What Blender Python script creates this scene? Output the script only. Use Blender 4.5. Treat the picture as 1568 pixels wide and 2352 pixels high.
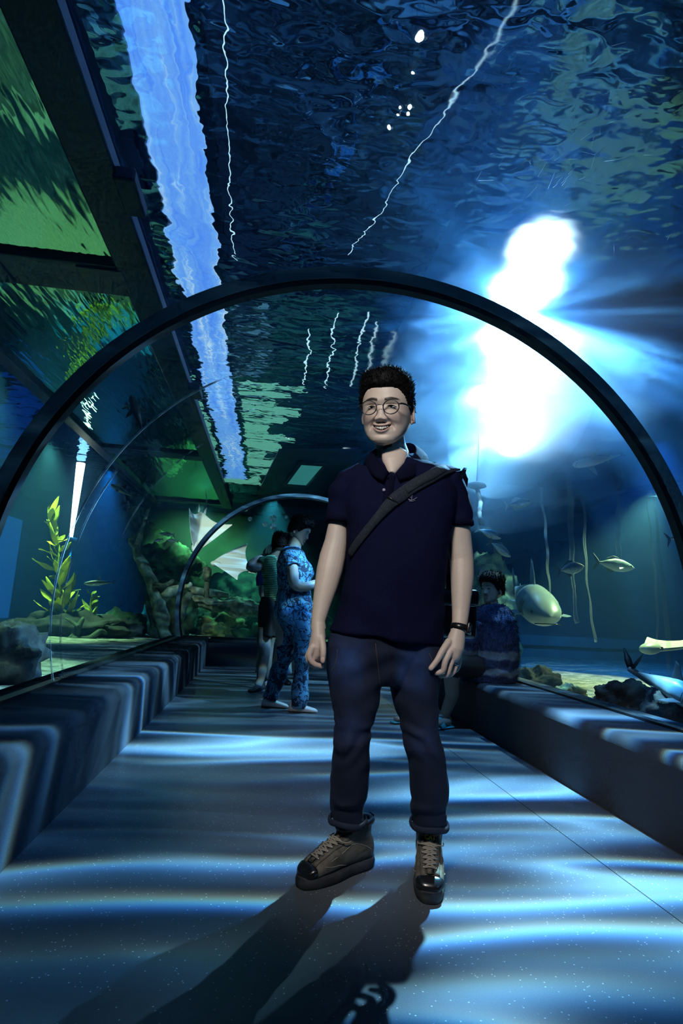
import bpy, bmesh, math, random
import numpy as np
from mathutils import Vector, Matrix, noise as mnoise

for _o in list(bpy.data.objects):
    bpy.data.objects.remove(_o)
SC = bpy.context.scene
COL = SC.collection
random.seed(7)
RNG = np.random.default_rng(11)

# ------------------------------------------------------------------ camera
IMW, IMH, FPX = 1568.0, 2352.0, 1307.0
CAMH = 0.86
CAM = np.array([0.0, 0.0, CAMH])
_yaw, _pit, _rol = math.radians(6.98), math.radians(9.68), math.radians(3.0)
_F = np.array([math.sin(_yaw)*math.cos(_pit), math.cos(_yaw)*math.cos(_pit), math.sin(_pit)])
_R0 = np.array([math.cos(_yaw), -math.sin(_yaw), 0.0])
_U0 = np.cross(_R0, _F)
_R = _R0*math.cos(_rol) + _U0*math.sin(_rol)
_U = -_R0*math.sin(_rol) + _U0*math.cos(_rol)
cam_d = bpy.data.cameras.new('camera')
cam_d.sensor_fit = 'VERTICAL'
cam_d.sensor_height = 36.0
cam_d.sensor_width = 24.0
cam_d.lens = FPX/IMH*36.0
cam_d.clip_start = 0.05
cam_o = bpy.data.objects.new('camera', cam_d)
COL.objects.link(cam_o)
cam_o.matrix_world = Matrix(((_R[0], _U[0], -_F[0], CAM[0]), (_R[1], _U[1], -_F[1], CAM[1]),
                             (_R[2], _U[2], -_F[2], CAM[2]), (0, 0, 0, 1)))
SC.camera = cam_o

def ray(px, py):
    return (px-IMW/2)/FPX*_R - (py-IMH/2)/FPX*_U + _F
def atY(px, py, Y):
    d = ray(px, py); return CAM + d*(Y/d[1])
def atZ(px, py, Z):
    d = ray(px, py); return CAM + d*((Z-CAMH)/d[2])
def atX(px, py, X):
    d = ray(px, py); return CAM + d*(X/d[0])
def mpp(Y, px=784, py=1176):            # metres for one pixel at the plane Y
    return Y/ray(px, py)[1]/FPX

# ------------------------------------------------------------------ view, world
SC.view_settings.view_transform = 'Standard'
SC.view_settings.look = 'None'
SC.view_settings.gamma = 1.0
SC.view_settings.use_curve_mapping = False
SC.view_settings.exposure = -0.35
SC.cycles.max_bounces = 5
SC.cycles.use_light_tree = False
SC.cycles.use_adaptive_sampling = True
SC.cycles.adaptive_threshold = 0.05
SC.cycles.adaptive_min_samples = 12
SC.cycles.diffuse_bounces = 1
SC.cycles.glossy_bounces = 3
SC.cycles.transmission_bounces = 2
SC.cycles.volume_bounces = 0
SC.cycles.transparent_max_bounces = 24
SC.cycles.caustics_reflective = False
SC.cycles.caustics_refractive = False
SC.cycles.sample_clamp_indirect = 4.0
SC.cycles.use_denoising = True
SC.cycles.blur_glossy = 0.5
world = bpy.data.worlds.new('world')
SC.world = world
world.use_nodes = True
world.node_tree.nodes['Background'].inputs[0].default_value = (0.004, 0.02, 0.05, 1)
world.node_tree.nodes['Background'].inputs[1].default_value = 0.4

# main measures of the tunnel (metres, floor = 0, axis = +Y, camera above the origin)
XC, ZC, RG = 0.446, 0.82, 1.68          # arch centre and glass radius
BT = 0.359                              # bench top
BFL, BFR = XC-1.20, XC+1.20             # bench fronts
GH = math.sqrt(RG**2-(ZC-BT)**2)
GL, GR = XC-GH, XC+GH                   # glass foot on either side
Y0, YE = -3.4, 8.6                      # tunnel start and end
YR1, YR2 = 2.55, 8.30                   # ribs
ZW = 3.26                               # water surface
SAND = 0.27

# ------------------------------------------------------------------ node helpers
class NT:
    def __init__(self, tree):
        self.t = tree; self.n = tree.nodes; self.l = tree.links
    def new(self, typ, **kw):
        nd = self.n.new(typ)
        for k, v in kw.items():
            if k.startswith('i_'):
                key = k[2:]
                nd.inputs[int(key) if key.isdigit() else key.replace('_', ' ')].default_value = v
            else:
                setattr(nd, k, v)
        return nd
    def link(self, a, b): self.l.new(a, b)
    def math(self, op, a, b=None, c=None, clamp=False):
        nd = self.n.new('ShaderNodeMath'); nd.operation = op; nd.use_clamp = clamp
        for i, v in enumerate((a, b, c)):
            if v is None: continue
            if isinstance(v, (int, float)): nd.inputs[i].default_value = v
            else: self.l.new(v, nd.inputs[i])
        return nd.outputs[0]
    def ramp(self, fac, stops, interp='LINEAR'):
        nd = self.n.new('ShaderNodeValToRGB'); cr = nd.color_ramp; cr.interpolation = interp
        while len(cr.elements) < len(stops): cr.elements.new(0.5)
        for e, (p, c) in zip(cr.elements, stops):
            e.position = p; e.color = (*c, 1) if len(c) == 3 else c
        self.l.new(fac, nd.inputs[0]); return nd.outputs[0]
    def noise(self, vec, scale, detail=2.0, rough=0.5, dist=0.0):
        nd = self.new('ShaderNodeTexNoise', i_Scale=scale, i_Detail=detail, i_Roughness=rough, i_Distortion=dist)
        if vec is not None: self.l.new(vec, nd.inputs['Vector'])
        return nd.outputs['Fac']
    def mapping(self, vec, loc=(0,0,0), rot=(0,0,0), sc=(1,1,1)):
        nd = self.new('ShaderNodeMapping', i_Location=loc, i_Rotation=rot, i_Scale=sc)
        self.l.new(vec, nd.inputs[0]); return nd.outputs[0]
    def mix(self, fac, a, b):
        nd = self.n.new('ShaderNodeMix'); nd.data_type = 'RGBA'
        for sock, v in ((nd.inputs[0], fac), (nd.inputs[6], a), (nd.inputs[7], b)):
            if isinstance(v, (int, float)): sock.default_value = v
            elif isinstance(v, tuple): sock.default_value = (*v, 1) if len(v) == 3 else v
            else: self.l.new(v, sock)
        return nd.outputs[2]
    def bump(self, h, strength=0.3, dist=0.01):
        nd = self.new('ShaderNodeBump', i_Strength=strength, i_Distance=dist)
        self.l.new(h, nd.inputs['Height']); return nd.outputs[0]

MATS = {}
def new_mat(name):
    m = bpy.data.materials.new(name); m.use_nodes = True
    m.node_tree.nodes.clear(); MATS[name] = m
    nt = NT(m.node_tree)
    nt.out = nt.new('ShaderNodeOutputMaterial')
    return m, nt
def pbsdf(nt, color=None, rough=0.6, **kw):
    b = nt.new('ShaderNodeBsdfPrincipled', i_Roughness=rough)
    if color is not None:
        if isinstance(color, tuple): b.inputs['Base Color'].default_value = (*color[:3], 1)
        else: nt.link(color, b.inputs['Base Color'])
    for k, v in kw.items():
        b.inputs[k.replace('_', ' ')].default_value = v
    nt.link(b.outputs[0], nt.out.inputs['Surface'])
    return b
def mat(name, color, rough=0.6, noise=None, bump=None, attr=None, obj=True, **kw):
    """plain procedural material; noise = (scale, second colour, contrast low, high); bump = (scale, strength)"""
    m, nt = new_mat(name)
    tc = nt.new('ShaderNodeTexCoord').outputs['Object']
    col = color
    if noise:
        f = nt.noise(tc, noise[0], 5.0, 0.6)
        f = nt.ramp(f, [(noise[2] if len(noise) > 2 else 0.35, (0, 0, 0)), (noise[3] if len(noise) > 3 else 0.65, (1, 1, 1))])
        col = nt.mix(f, tuple(color), tuple(noise[1]))
    if attr:
        at = nt.new('ShaderNodeAttribute', attribute_name=attr)
        nd = nt.n.new('ShaderNodeMix'); nd.data_type = 'RGBA'; nd.blend_type = 'MULTIPLY'; nd.inputs[0].default_value = 1
        if isinstance(col, tuple): nd.inputs[6].default_value = (*col, 1)
        else: nt.link(col, nd.inputs[6])
        nt.link(at.outputs['Color'], nd.inputs[7]); col = nd.outputs[2]
    b = pbsdf(nt, col, rough, **kw)
    if bump:
        nt.link(nt.bump(nt.noise(tc, bump[0], 4.0, 0.6), bump[1], 0.01), b.inputs['Normal'])
    return m

# ------------------------------------------------------------------ lamps: flood lamps hung just under the rippled surface, plus added fill spots
def caustic_lamp(name, loc, aim, power, blend=0.6, angle=150, radius=0.02, base=0.12, seed=0.0, tint=(0.04, 0.30, 1.0), white=(0.20, 0.56, 1.0),
                 su=0.85, sv=4.2, gain=2.6):
    ld = bpy.data.lights.new(name, 'SPOT'); ld.energy = power; ld.spot_size = math.radians(angle)
    ld.spot_blend = blend; ld.shadow_soft_size = radius
    ld.use_nodes = True
    nt = NT(ld.node_tree); nt.n.clear()
    out = nt.new('ShaderNodeOutputLight'); em = nt.new('ShaderNodeEmission')
    nt.link(em.outputs[0], out.inputs[0])
    inc = nt.new('ShaderNodeNewGeometry').outputs['Incoming']
    sp = nt.new('ShaderNodeSeparateXYZ'); nt.link(inc, sp.inputs[0])
    az = nt.math('MAXIMUM', nt.math('ABSOLUTE', sp.outputs[2]), 0.03)
    u = nt.math('DIVIDE', sp.outputs[0], az); v = nt.math('DIVIDE', sp.outputs[1], az)
    chans = []
    cw = nt.new('ShaderNodeCombineXYZ')
    nt.link(nt.math('MULTIPLY', u, su*1.1), cw.inputs[0]); nt.link(nt.math('MULTIPLY', v, sv*0.5), cw.inputs[1]); cw.inputs[2].default_value = seed+4.0
    warp = nt.math('MULTIPLY_ADD', nt.noise(cw.outputs[0], 1.0, 0.0), 1.6, -0.8)
    cb2 = nt.new('ShaderNodeCombineXYZ')
    nt.link(nt.math('MULTIPLY', u, su*0.7), cb2.inputs[0])
    nt.link(nt.math('MULTIPLY', v, sv*0.32), cb2.inputs[1]); cb2.inputs[2].default_value = seed+9.0
    big = nt.ramp(nt.noise(cb2.outputs[0], 1.0, 0.0), [(0.42, (0.02, 0.02, 0.02)), (0.66, (1, 1, 1))])
    uu = nt.math('MULTIPLY_ADD', warp, 0.5, nt.math('MULTIPLY', u, su)); vv = nt.math('MULTIPLY_ADD', v, sv, warp)
    for k in range(3):                                   # the water splits the colours a little
        cb = nt.new('ShaderNodeCombineXYZ')
        nt.link(uu, cb.inputs[0]); nt.link(nt.math('ADD', vv, 0.035*k), cb.inputs[1]); cb.inputs[2].default_value = seed
        n1 = nt.noise(cb.outputs[0], 1.0, 1.0, 0.45)
        r = nt.math('ABSOLUTE', nt.math('MULTIPLY_ADD', n1, 2.0, -1.0))
        r = nt.math('SUBTRACT', 1.0, nt.math('MULTIPLY', r, 3.4), clamp=True)
        r = nt.math('MULTIPLY', nt.math('POWER', r, 2.6), gain)
        chans.append(nt.math('MULTIPLY', r, big))
    cc = nt.new('ShaderNodeCombineColor')
    for k in range(3):
        lo = tint[k]*base; 
        nt.link(nt.math('MULTIPLY_ADD', chans[k], white[k], lo), cc.inputs[k])
    nt.link(cc.outputs[0], em.inputs[0]); em.inputs[1].default_value = 1.0
    o = bpy.data.objects.new(name, ld); COL.objects.link(o); o.location = loc
    d = Vector(aim)-Vector(loc); o.rotation_euler = d.to_track_quat('-Z', 'Y').to_euler()
    return o
def spot(name, loc, aim, power, color, angle=70, blend=0.7, radius=0.1):
    ld = bpy.data.lights.new(name, 'SPOT'); ld.energy = power; ld.color = color
    ld.spot_size = math.radians(angle); ld.spot_blend = blend; ld.shadow_soft_size = radius
    o = bpy.data.objects.new(name, ld); COL.objects.link(o); o.location = loc
    d = Vector(aim)-Vector(loc); o.rotation_euler = d.to_track_quat('-Z', 'Y').to_euler()
    return o

LAMP1 = (1.75, 3.65, 3.05)
LAMPS = [LAMP1, (2.15, 4.9, 3.05), (2.6, 6.4, 3.05)]
caustic_lamp('flood_or_fill_light', LAMP1, (0.75, 2.7, 0.0), 6200, seed=5.3, base=0.03, su=1.5, sv=9.0, angle=125, blend=1.0)
caustic_lamp('flood_or_fill_light', LAMPS[1], (0.4, 5.2, 0.0), 700, seed=7.1, base=0.05, su=1.2, sv=7.0)
caustic_lamp('flood_or_fill_light', LAMPS[2], (0.8, 7.0, 0.0), 1100, seed=4.4, base=0.05, su=1.2, sv=7.0)
caustic_lamp('flood_or_fill_light', (2.5, -1.7, 3.05), (0.2, 1.6, 1.2), 60, seed=1.4, base=0.5, su=1.2, sv=5.0)  # added fill from behind the camera for the rib, no lamp known there
spot('tank_fill', (4.7, 6.2, 3.1), (4.9, 7.0, 0.2), 700, (0.01, 0.20, 1.0), 100, 0.9)  # unseen spot added to turn the right hand water blue
spot('sand_fill', (-3.35, 8.7, 3.1), (-3.4, 8.9, 0.2), 1300, (0.42, 1.0, 0.62), 64, 0.5)  # unseen spot added to brighten the far left sand and kelp
spot('sand_fill', (-2.55, 5.0, 2.9), (-2.5, 5.0, 0.2), 800, (0.40, 1.0, 0.74), 54, 0.35)  # unseen spot added to brighten the near left sand
spot('sand_fill', (3.9, 5.3, 2.2), (3.2, 5.5, 0.2), 560, (0.70, 1.0, 0.50), 76, 0.4)  # unseen spot added over the right sand, without a fixture
spot('reef_fill', (0.0, 12.0, 3.1), (0.0, 11.9, 0.3), 560, (0.16, 0.85, 0.66), 86, 0.6)  # unseen spot added to lift the far reef
spot('ray_fill', (-1.7, 7.6, 3.0), (-0.9, 9.6, 1.4), 260, (0.75, 1.0, 0.9), 42, 0.6)  # unseen spot added to brighten the ray bellies
spot('haze_fill', (2.75, 6.3, 2.85), (1.3, 2.0, 2.75), 900, (0.55, 0.80, 1.0), 40, 0.8)  # unseen spot added only to make the haze glow
spot('reef_fill', (-1.6, 13.0, 3.0), (-1.8, 15.4, 1.0), 700, (0.35, 1.0, 0.62), 100, 0.8)  # unseen spot added on the back wall for green ripples
spot('wall_light', (-3.0, 10.6, 3.2), (-3.05, 10.7, 0.2), 3600, (0.01, 0.36, 1.0), 50, 0.9)
spot('front_fill', (-0.35, 0.15, 2.42), (0.47, 2.0, 0.90), 190, (1.0, 0.96, 0.92), 39, 0.4, 0.20)  # unseen front spot added to light the standing person

# ------------------------------------------------------------------ mesh helpers
def tag(o, label=None, cat=None, group=None, kind=None):
    if label: o['label'] = label
    if cat: o['category'] = cat
    if group: o['group'] = group
    if kind: o['kind'] = kind
    return o
def empty(name, loc=(0, 0, 0)):
    o = bpy.data.objects.new(name, None); COL.objects.link(o); o.location = loc
    o.empty_display_size = 0.1
    return o
def mk_from_mesh(name, me, m=None, parent=None, smooth=True):
    if m is not None:
        me.materials.clear()
        for mm in (m if isinstance(m, (list, tuple)) else [m]):
            me.materials.append(MATS[mm] if isinstance(mm, str) else mm)
    if smooth:
        me.polygons.foreach_set('use_smooth', [True]*len(me.polygons))
    o = bpy.data.objects.new(name, me); COL.objects.link(o)
    if parent is not None:
        o.parent = parent
        o.matrix_parent_inverse = Matrix.Translation(parent.location).inverted() if parent.type == 'EMPTY' else Matrix()
    return o
class G:
    """collects raw geometry in world coordinates"""
    def __init__(self): self.v = []; self.f = []; self.mi = []
    def add(self, v, f, mi=0):
        b = len(self.v); self.v.extend([tuple(map(float, p)) for p in v])
        self.f.extend([tuple(i+b for i in q) for q in f]); self.mi.extend([mi]*len(f)); return self
    def box(self, lo, hi, mi=0, mtx=None):
        (x0, y0, z0), (x1, y1, z1) = lo, hi
        v = [(x0,y0,z0),(x1,y0,z0),(x1,y1,z0),(x0,y1,z0),(x0,y0,z1),(x1,y0,z1),(x1,y1,z1),(x0,y1,z1)]
        if mtx is not None: v = [tuple(mtx @ Vector(p)) for p in v]
        return self.add(v, [(0,3,2,1),(4,5,6,7),(0,1,5,4),(1,2,6,5),(2,3,7,6),(3,0,4,7)], mi)
    def loft(self, rings, caps=True, mi=0, closed=True):
        n = len(rings[0]); v = [p for r in rings for p in r]; f = []
        for i in range(len(rings)-1):
            for j in range(n if closed else n-1):
                a = i*n+j; b = i*n+(j+1) % n
                f.append((a, b, b+n, a+n))
        if caps and closed:
            k = len(v); c0 = np.mean(np.array(rings[0]), 0); c1 = np.mean(np.array(rings[-1]), 0)
            v = list(v)+[tuple(c0), tuple(c1)]; e = (len(rings)-1)*n
            for j in range(n):
                f.append((k, (j+1) % n, j)); f.append((k+1, e+j, e+(j+1) % n))
        return self.add(v, f, mi)
    def tube(self, pts, rad, n=10, ref=None, caps=True, mi=0, round_ends=False):
        """rad: number, or one per point; a pair (a, b) gives an ellipse with a along the reference side"""
        P = [np.array(p, float) for p in pts]
        if isinstance(rad, (int, float)): rad = [rad]*len(P)
        rad = [(r, r) if isinstance(r, (int, float)) else tuple(r) for r in rad]
        if round_ends:
            d0 = P[0]-P[1]; d0 /= np.linalg.norm(d0); d1 = P[-1]-P[-2]; d1 /= np.linalg.norm(d1)
            r0, r1 = min(rad[0]), min(rad[-1])
            pre = [(P[0]+d0*r0*s, (rad[0][0]*c, rad[0][1]*c)) for s, c in ((0.98, 0.18), (0.8, 0.6), (0.45, 0.9))]
            post = [(P[-1]+d1*r1*s, (rad[-1][0]*c, rad[-1][1]*c)) for s, c in ((0.45, 0.9), (0.8, 0.6), (0.98, 0.18))]
            P = [p for p, _ in pre]+P+[p for p, _ in post]; rad = [r for _, r in pre]+rad+[r for _, r in post]
        T = []
        for i in range(len(P)):
            t = P[min(i+1, len(P)-1)]-P[max(i-1, 0)]; T.append(t/max(1e-9, np.linalg.norm(t)))
        side = np.array(ref, float) if ref is not None else (np.array([1., 0, 0]) if abs(T[0][0]) < 0.9 else np.array([0, 1., 0]))
        rings = []
        for p, t, (a, b) in zip(P, T, rad):
            s = side-t*np.dot(side, t)
            nn = np.linalg.norm(s)
            s = s/nn if nn > 1e-6 else np.array([0, 0, 1.])
            if ref is None: side = s
            u = np.cross(t, s)
            rings.append([p+s*a*math.cos(2*math.pi*k/n)+u*b*math.sin(2*math.pi*k/n) for k in range(n)])
        return self.loft(rings, caps, mi)
    def ball(self, c, r, nu=16, nv=10, mtx=None, mi=0):
        r = (r, r, r) if isinstance(r, (int, float)) else r
        rings = []
        for i in range(nv+1):
            th = math.pi*(i/nv)*0.998+0.003
            rings.append([np.array([r[0]*math.sin(th)*math.cos(2*math.pi*k/nu), r[1]*math.sin(th)*math.sin(2*math.pi*k/nu), -r[2]*math.cos(th)]) for k in range(nu)])
        if mtx is not None:
            M = np.array(mtx.to_3x3()); rings = [[M@p for p in q] for q in rings]
        c = np.array(c, float)
        return self.loft([[p+c for p in q] for q in rings], True, mi)
    def mesh(self, name='mesh'):
        me = bpy.data.meshes.new(name); me.from_pydata(self.v, [], self.f); me.update()
        if any(self.mi): me.polygons.foreach_set('material_index', self.mi)
        return me
    def obj(self, name, m, parent=None, smooth=True):
        return mk_from_mesh(name, self.mesh(name), m, parent, smooth)
def mod_bake(me, mods):
    """evaluate modifiers on a mesh and return the result as a new mesh"""
    o = bpy.data.objects.new('tmp', me); COL.objects.link(o)
    for typ, kw in mods:
        md = o.modifiers.new(typ, typ)
        for k, v in kw.items(): setattr(md, k, v)
    dg = bpy.context.evaluated_depsgraph_get(); dg.update()
    out = bpy.data.meshes.new_from_object(o.evaluated_get(dg), depsgraph=dg)
    bpy.data.objects.remove(o); bpy.data.meshes.remove(me)
    return out
def fuse(g, voxel=0.004, smooth=4, fac=0.5):
    mods = [('REMESH', dict(mode='VOXEL', voxel_size=voxel, use_smooth_shade=True))]
    if smooth: mods.append(('SMOOTH', dict(factor=fac, iterations=smooth)))
    return mod_bake(g.mesh(), mods)
def bevel(me, w=0.01, seg=2, ang=30):
    return mod_bake(me, [('BEVEL', dict(width=w, segments=seg, limit_method='ANGLE', angle_limit=math.radians(ang)))])
def coords(me):
    a = np.empty(len(me.vertices)*3, np.float32); me.vertices.foreach_get('co', a); return a.reshape(-1, 3).astype(float)
def set_coords(me, a):
    me.vertices.foreach_set('co', np.asarray(a, np.float32).ravel()); me.update()
def normals(me):
    a = np.empty(len(me.vertices)*3, np.float32); me.vertices.foreach_get('normal', a); return a.reshape(-1, 3).astype(float)
def set_color(me, rgb, name='tone'):
    at = me.color_attributes.new(name, 'FLOAT_COLOR', 'POINT')
    c = np.ones((len(me.vertices), 4), np.float32); c[:, :3] = rgb
    at.data.foreach_set('color', c.ravel())
def sstep(a, b, x):
    t = np.clip((np.asarray(x, float)-a)/(b-a), 0, 1); return t*t*(3-2*t)
_perm = np.random.default_rng(5).permutation(512)
def vnoise(p, scale=1.0, seed=0):
    """smooth value noise for an (n,3) array, range -1..1"""
    p = np.asarray(p, float)*scale+seed*17.13
    i = np.floor(p).astype(int); f = p-i; f = f*f*(3-2*f)
    def h(a, b, c): return _perm[(_perm[(_perm[a & 255]+b) & 255]+c) & 255]
    out = 0
    for dx in (0, 1):
        for dy in (0, 1):
            for dz in (0, 1):
                w = (f[:, 0] if dx else 1-f[:, 0])*(f[:, 1] if dy else 1-f[:, 1])*(f[:, 2] if dz else 1-f[:, 2])
                out = out+w*(h(i[:, 0]+dx, i[:, 1]+dy, i[:, 2]+dz) % 256)/256.0
    return out*2-1
def fbm(p, scale, oct=4, seed=0, gain=0.5):
    s = 0; a = 1.0
    for k in range(oct):
        s = s+a*vnoise(p, scale*2**k, seed+k); a *= gain
    return s
def copy_tree(o, parent=None):
    c = o.copy(); COL.objects.link(c)
    if parent is not None: c.parent = parent
    for ch in list(o.children): copy_tree(ch, c)
    return c
# ------------------------------------------------------------------ the setting: floor, benches, tunnel, water
# floor: dark polished terrazzo with pale chips
m, nt = new_mat('terrazzo')
tc = nt.new('ShaderNodeTexCoord').outputs['Object']
vo = nt.new('ShaderNodeTexVoronoi', i_Scale=95.0); nt.link(tc, vo.inputs['Vector'])
wn = nt.new('ShaderNodeTexWhiteNoise'); nt.link(vo.outputs['Color'], wn.inputs['Vector'])
chip = nt.math('MULTIPLY', nt.math('LESS_THAN', vo.outputs['Distance'], 0.20), nt.math('GREATER_THAN', wn.outputs['Value'], 0.80))
grain = nt.noise(tc, 260.0, 3.0, 0.7)
basec = nt.mix(grain, (0.06, 0.072, 0.085), (0.17, 0.19, 0.21))
b = pbsdf(nt, nt.mix(chip, basec, (0.55, 0.56, 0.55)), 0.36)
b.inputs['Specular IOR Level'].default_value = 0.35

g = G(); g.box((BFL-0.5, Y0, -0.2), (BFR+0.5, YE+1.0, 0.0))
floor = tag(g.obj('floor', 'terrazzo', None, False), 'dark terrazzo tunnel floor with pale speckles and rippling light', 'floor', kind='structure')
mat('joint', (0.01, 0.012, 0.015), 0.8)
g = G(); j0, j1 = atZ(1062, 1745, 0.0), atZ(1300, 1922, 0.0)
dv = (j1-j0)/np.linalg.norm(j1-j0); sv_ = np.array([-dv[1], dv[0], 0])*0.0016
q0, q1 = j0-dv*2.0, j1+dv*2.2
g.add([q0-sv_, q0+sv_, q1+sv_, q1-sv_, q0-sv_+[0,0,.0012], q0+sv_+[0,0,.0012], q1+sv_+[0,0,.0012], q1-sv_+[0,0,.0012]], [(4,5,6,7),(0,1,5,4),(1,2,6,5),(2,3,7,6),(3,0,4,7)])
g.obj('floor_joint', 'joint', floor, False)

# carpeted benches with a rounded front edge
m, nt = new_mat('carpet')
tc = nt.new('ShaderNodeTexCoord').outputs['Object']
fz = nt.noise(tc, 420.0, 2.0, 0.7)
b = pbsdf(nt, nt.mix(fz, (0.02, 0.024, 0.03), (0.11, 0.12, 0.14)), 0.95)
b.inputs['Specular IOR Level'].default_value = 0.1
nt.link(nt.bump(fz, 0.6, 0.004), b.inputs['Normal'])
def bench_profile(sgn, xf, xb, r=0.05):
    pts = [(xf, -0.02), (xf, BT-r)]
    for k in range(1, 9):
        a = math.pi/2*k/8; pts.append((xf+sgn*(r-r*math.cos(a)), BT-r+r*math.sin(a)))
    pts += [(xb, BT), (xb, -0.02)]
    return pts
def sweep_y(prof, ya, yb, n=2):
    rings = [[(x, ya+(yb-ya)*i/(n-1), z) for x, z in prof] for i in range(n)]
    return rings
g = G(); g.loft(sweep_y(bench_profile(-1, BFL, GL-0.16), Y0, YE))
bl = tag(g.obj('bench', 'carpet', None), 'long carpeted bench on the left crossed by bright ripples of light', 'bench')
g = G(); g.loft(sweep_y(bench_profile(1, BFR, GR+0.16), Y0, YE-0.8))
br = tag(g.obj('bench', 'carpet', None), 'long carpeted bench on the right with a dark front where the person sits', 'bench')
# end bench across the tunnel where it turns away to the right
g = G()
prof = [(y, z) for y, z in [(8.28, -0.02), (8.28, BT-0.05)]+[(8.28+0.05-0.05*math.cos(math.pi/2*k/8), BT-0.05+0.05*math.sin(math.pi/2*k/8)) for k in range(1, 9)]+[(8.75, BT), (8.75, -0.02)]]
g.loft([[(x, y, z) for y, z in prof] for x in (BFL+0.004, XC+0.75)])
be = tag(g.obj('bench', 'carpet', None), 'dark carpeted bench across the far end of the tunnel', 'bench')
for _b in (bl, br, be):
    for p in _b.data.polygons:
        if abs(p.normal.z) < 0.01: p.use_smooth = False

# black sealing strips where the glass meets the benches
mat('rubber', (0.006, 0.008, 0.01), 0.45)
for xg, sg in ((GL, -1), (GR, 1)):
    g = G(); g.box((xg-0.035, Y0, BT), (xg+0.02, YE-0.25, BT+0.014))
    o = tag(bevel_obj := g.obj('trim_1' if sg < 0 else 'trim_2', 'rubber', None, False), 'black sealing strip at the foot of the glass on the %s' % ('left' if sg < 0 else 'right'), 'trim', kind='structure')
g = G(); g.box((GL, 8.62, BT), (XC+0.8, 8.66, BT+0.014))
tag(g.obj('trim_3', 'rubber', None, False), 'black sealing strip behind the far end bench', 'trim', kind='structure')

# acrylic
m, nt = new_mat('acrylic')
tr = nt.new('ShaderNodeBsdfTransparent', i_Color=(0.97, 0.985, 0.99, 1)); gl = nt.new('ShaderNodeBsdfGlossy', i_Roughness=0.02, i_Color=(0.8, 0.9, 1, 1))
lw = nt.new('ShaderNodeLayerWeight', i_Blend=0.18)
fac = nt.math('MULTIPLY_ADD', nt.math('POWER', lw.outputs['Facing'], 3.0), 0.16, 0.012)
mx = nt.new('ShaderNodeMixShader'); nt.link(fac, mx.inputs[0]); nt.link(tr.outputs[0], mx.inputs[1]); nt.link(gl.outputs[0], mx.inputs[2])
nt.link(mx.outputs[0], nt.out.inputs['Surface'])
def arc(r, a0, a1, n):
    return [(XC+r*math.cos(a0+(a1-a0)*k/n), ZC+r*math.sin(a0+(a1-a0)*k/n)) for k in range(n+1)]
AF = math.asin((BT-ZC)/RG)                # glass foot angle (negative)
def panel(ya, yb):
    g = G(); n = 64
    o_ = arc(RG, math.pi-AF, AF, n)
    g.loft([[(x, ya, z) for x, z in o_], [(x, yb, z) for x, z in o_]], False, 0, False)
    return g
cuts = [Y0, YR1, YR2, YE]
labs = ['curved clear acrylic tunnel vault nearest the camera', 'curved clear acrylic tunnel vault beyond the near dark rib', 'short clear acrylic vault past the far rib']
for i in range(3):
    tag(panel(cuts[i]+(0.03 if i else 0), cuts[i+1]-0.03).obj('acrylic_vault', 'acrylic', None), labs[i], 'glass vault')
g = G(); pr = arc(RG, math.pi-AF, AF, 48)
g.add([(x, 8.64, z) for x, z in pr], [tuple(range(len(pr)))])
tag(g.obj('window_2', 'acrylic', None, False), 'clear acrylic pane closing the far end of the tunnel', 'window', kind='structure')

# fine scratches on the acrylic around the glare
m, nt = new_mat('scratch')
tl = nt.new('ShaderNodeBsdfTranslucent', i_Color=(.9, .95, 1, 1)); tr = nt.new('ShaderNodeBsdfTransparent'); ms = nt.new('ShaderNodeMixShader'); ms.inputs[0].default_value = .5
nt.link(tr.outputs[0], ms.inputs[1]); nt.link(tl.outputs[0], ms.inputs[2]); nt.link(ms.outputs[0], nt.out.inputs['Surface'])
g = G(); r_ = random.Random(4)
def on_vault(px, py):
    d = ray(px, py); a_ = d[0]**2+d[2]**2; b_ = 2*(d[0]*(-XC)+d[2]*(CAMH-ZC)); c_ = XC**2+(CAMH-ZC)**2-(RG-.004)**2
    return CAM+d*((-b_+math.sqrt(b_*b_-4*a_*c_))/(2*a_))
for k in range(120):
    cx, cy = r_.gauss(1290, 120), r_.gauss(360, 110)
    if cy > 640: continue
    p = on_vault(cx, cy); an = r_.gauss(-.9, .45); L_ = r_.uniform(8, 42); q = on_vault(cx+L_*math.cos(an), cy+L_*math.sin(an)); d = q-p
    s_ = np.cross(d, p-CAM); s_ = s_/np.linalg.norm(s_)*r_.uniform(.0002, .0006)
    g.add([p-s_, p+s_, q+s_*.4, q-s_*.4], [(0, 1, 2, 3)])
VAULT0 = [o for o in COL.objects if o.name == 'acrylic_vault'][0]
g.obj('scratches', 'scratch', VAULT0, False)['kind'] = 'stuff'

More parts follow.
